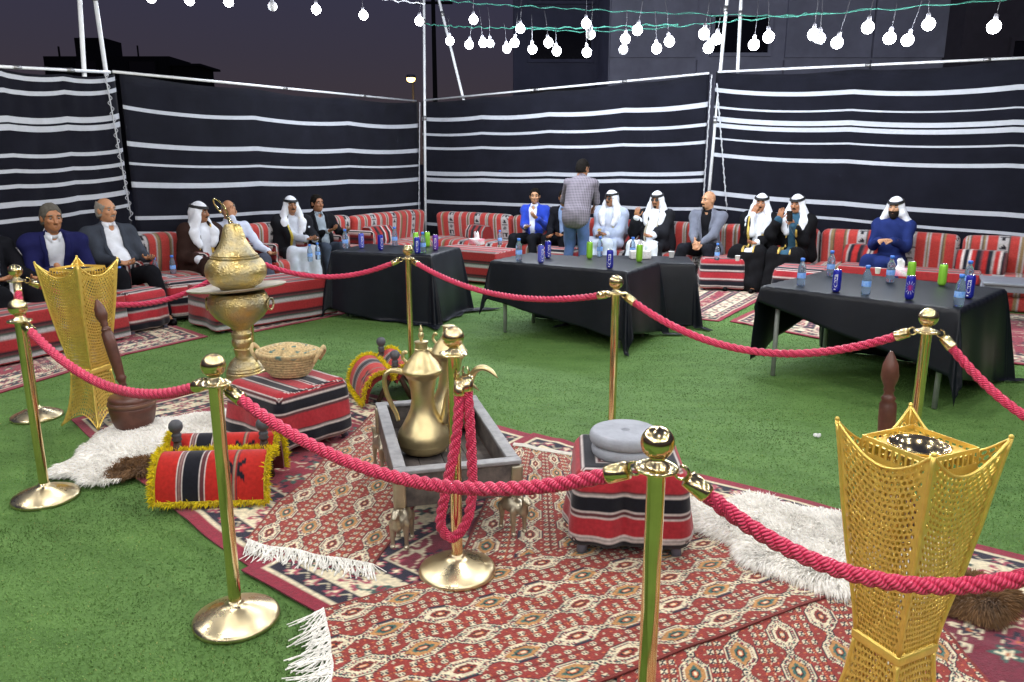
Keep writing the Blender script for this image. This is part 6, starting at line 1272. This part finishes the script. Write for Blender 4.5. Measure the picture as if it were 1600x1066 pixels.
guest('person in grey robe, black gold-edged cloak and white headdress', 458, 'L', .56, -.55, seat=.34, lean=-.02, head=(.05, .0, 0), hl=(.10, -.40, .66), hr=(.20, -.40, .64), outfit='bisht', c1='#1c1d22', c2='#b9bec9', trim='#c8b548', hair='ghutra', beard='moustache', skin='#96684b')
guest('dark haired person in black jacket and grey shirt by the corner sofa', 501, 'L', .56, -.40, seat=.34, lean=-.10, head=(.15, .0, 0), hl=(.0, -.34, .72), hr=(.24, -.36, .70), c1='#15161a', c2='#8d98a2', c3='#3a4250', skin='#96664a', belly=.03)
# right wall
guest('dark haired person in a bright blue jacket and white shirt', 836, 'R', .58, .15, lean=.0, head=(.35, .05, 0), hl=(.0, -.38, .66), hr=(.16, -.34, .80), dr=(-.4, -.5, .5), c1='#2a45b4', c2='#dfe4f2', c3='#17181d', skin='#b98a66', curl=.6, kl=.26)
guest('person in a dark suit half hidden behind the standing person', 884, 'R', .60, .10, lean=.12, head=(.4, .1, 0), hl=(-.10, -.42, .56), hr=(.12, -.42, .58), c1='#15161d', c2='#8fa6cf', c3='#121318', skin='#a87552')
guest('person in pale blue robe with gold trimmed front and white headdress', 955, 'R', .58, .05, lean=.04, head=(-.25, .0, 0), hl=(-.06, -.38, .60), hr=(.06, -.38, .62), outfit='bisht', c1='#a9b4cc', c2='#c3cbdd', trim='#cbb26a', hair='ghutra', glasses=True, skin='#8f6248', beard='moustache')
guest('person in white robe and black cloak raising a small cup', 1024, 'R', .60, .0, lean=-.02, head=(.05, .05, 0), hl=(-.20, -.30, .90), hr=(.10, -.42, .64), dl=(.2, -.2, .9), outfit='bisht', c1='#1e1f24', c2='#dde1ea', trim='#a7a08c', hair='ghutra', glasses=True, beard='goatee', skin='#a77453', belly=.05, kl=.22, kr=.18)
guest('bald person in grey jacket and black shirt with clasped hands', 1106, 'R', .62, .0, lean=.10, head=(-.55, .05, 0), hl=(-.03, -.44, .58), hr=(.04, -.44, .57), dl=(.3, -.5, -.7), dr=(-.3, -.5, -.7), c1='#6a6e7c', c2='#15151a', c3='#1a1b22', hair='none', beard='goatee', hairc='#2a2320', skin='#bb8a68', wide=1.06, kl=.30, kr=.20, sc=1.02)
guest('person in black gold-edged cloak with a hand at the mouth', 1186, 'R', .60, .0, lean=.02, head=(.15, .05, .05), hl=(-.05, -.19, 1.01), hr=(.05, -.38, .62), dl=(.35, .05, .9), outfit='bisht', c1='#141417', c2='#dfe3ea', trim='#c9ab55', hair='ghutra', beard='moustache', skin='#a06d4d', cross=True, kl=.22, kr=.12)
ph = guest('person in black gold-edged cloak looking at a phone', 1241, 'R', .60, .0, lean=.02, head=(-.15, .12, 0), hl=(-.16, -.26, .96), hr=(.02, -.32, .88), dl=(.2, -.1, .95), dr=(-.5, -.2, .8), outfit='bisht', c1='#131316', c2='#2f5166', trim='#c9ab55', hair='ghutra', beard='moustache', skin='#a06d4d', cross=True)
guest('bearded person in a blue robe and white headdress with joined hands', 1394, 'R', .62, -.10, lean=.03, head=(-.08, .12, 0), hl=(-.06, -.36, .74), hr=(.06, -.36, .745), dl=(.7, -.5, .1), dr=(-.7, -.5, .1), outfit='thobe', drape=0, c2='#1f2c60', hair='ghutra', beard='full', hairc='#15110f', skin='#b98a68', wide=1.05, kl=.20, kr=.20)
# phone held by the cloaked person
mw = ph.matrix_basis; q = Vector((.0, -.37, 1.0)); b = MB(); V, F = rbox(.072, .009, .15, .004, .1, 2); b.add(V, F); o = b.build('phone', pmat('black_phone_shell', (.01, .01, .012), .25)); o.matrix_world = mw @ Matrix.Translation(q) @ Matrix.Rotation(.4, 4, 'X'); tag(o, 'black phone held up by the cloaked person', 'phone')
# standing person, back to the camera
m_plaid, N, L, b = nodemat('small_check_shirt'); t = N.new('ShaderNodeTexCoord'); s_ = N.new('ShaderNodeSeparateXYZ'); L.new(t.outputs['Object'], s_.inputs[0]); ms = []
for i in (0, 2):
    a = N.new('ShaderNodeMath'); a.operation = 'MULTIPLY'; a.inputs[1].default_value = 300; L.new(s_.outputs[i], a.inputs[0]); c_ = N.new('ShaderNodeMath'); c_.operation = 'SINE'; L.new(a.outputs[0], c_.inputs[0]); ms.append(c_)
a = N.new('ShaderNodeMath'); a.operation = 'ADD'; L.new(ms[0].outputs[0], a.inputs[0]); L.new(ms[1].outputs[0], a.inputs[1]); r_ = N.new('ShaderNodeValToRGB'); r_.color_ramp.elements[0].position = .15; r_.color_ramp.elements[0].color = (.05, .038, .048, 1); r_.color_ramp.elements[1].position = .75; r_.color_ramp.elements[1].color = (.22, .20, .24, 1)
mr = N.new('ShaderNodeMapRange'); mr.inputs[1].default_value = -2; mr.inputs[2].default_value = 2; L.new(a.outputs[0], mr.inputs[0]); L.new(mr.outputs[0], r_.inputs[0]); L.new(r_.outputs[0], b.inputs['Base Color']); b.inputs['Roughness'].default_value = .9
p, yw = seat_pos(899, 'R', 1.42); person('standing person in check shirt and blue jeans, back to the camera, bending over', p, math.pi - .30, stand=True, lean=.48, side=-.04, head=(-.5, .25, 0), hl=(-.12, -.55, .92), hr=(.16, -.56, .98), outfit='shirt', c1='short', c2=m_plaid, c3='#4a608e', hairc='#14110f', skin='#9a6a4b', pl=(-.6, .4, -.6), pr=(.6, .4, -.6), sc=1.03)
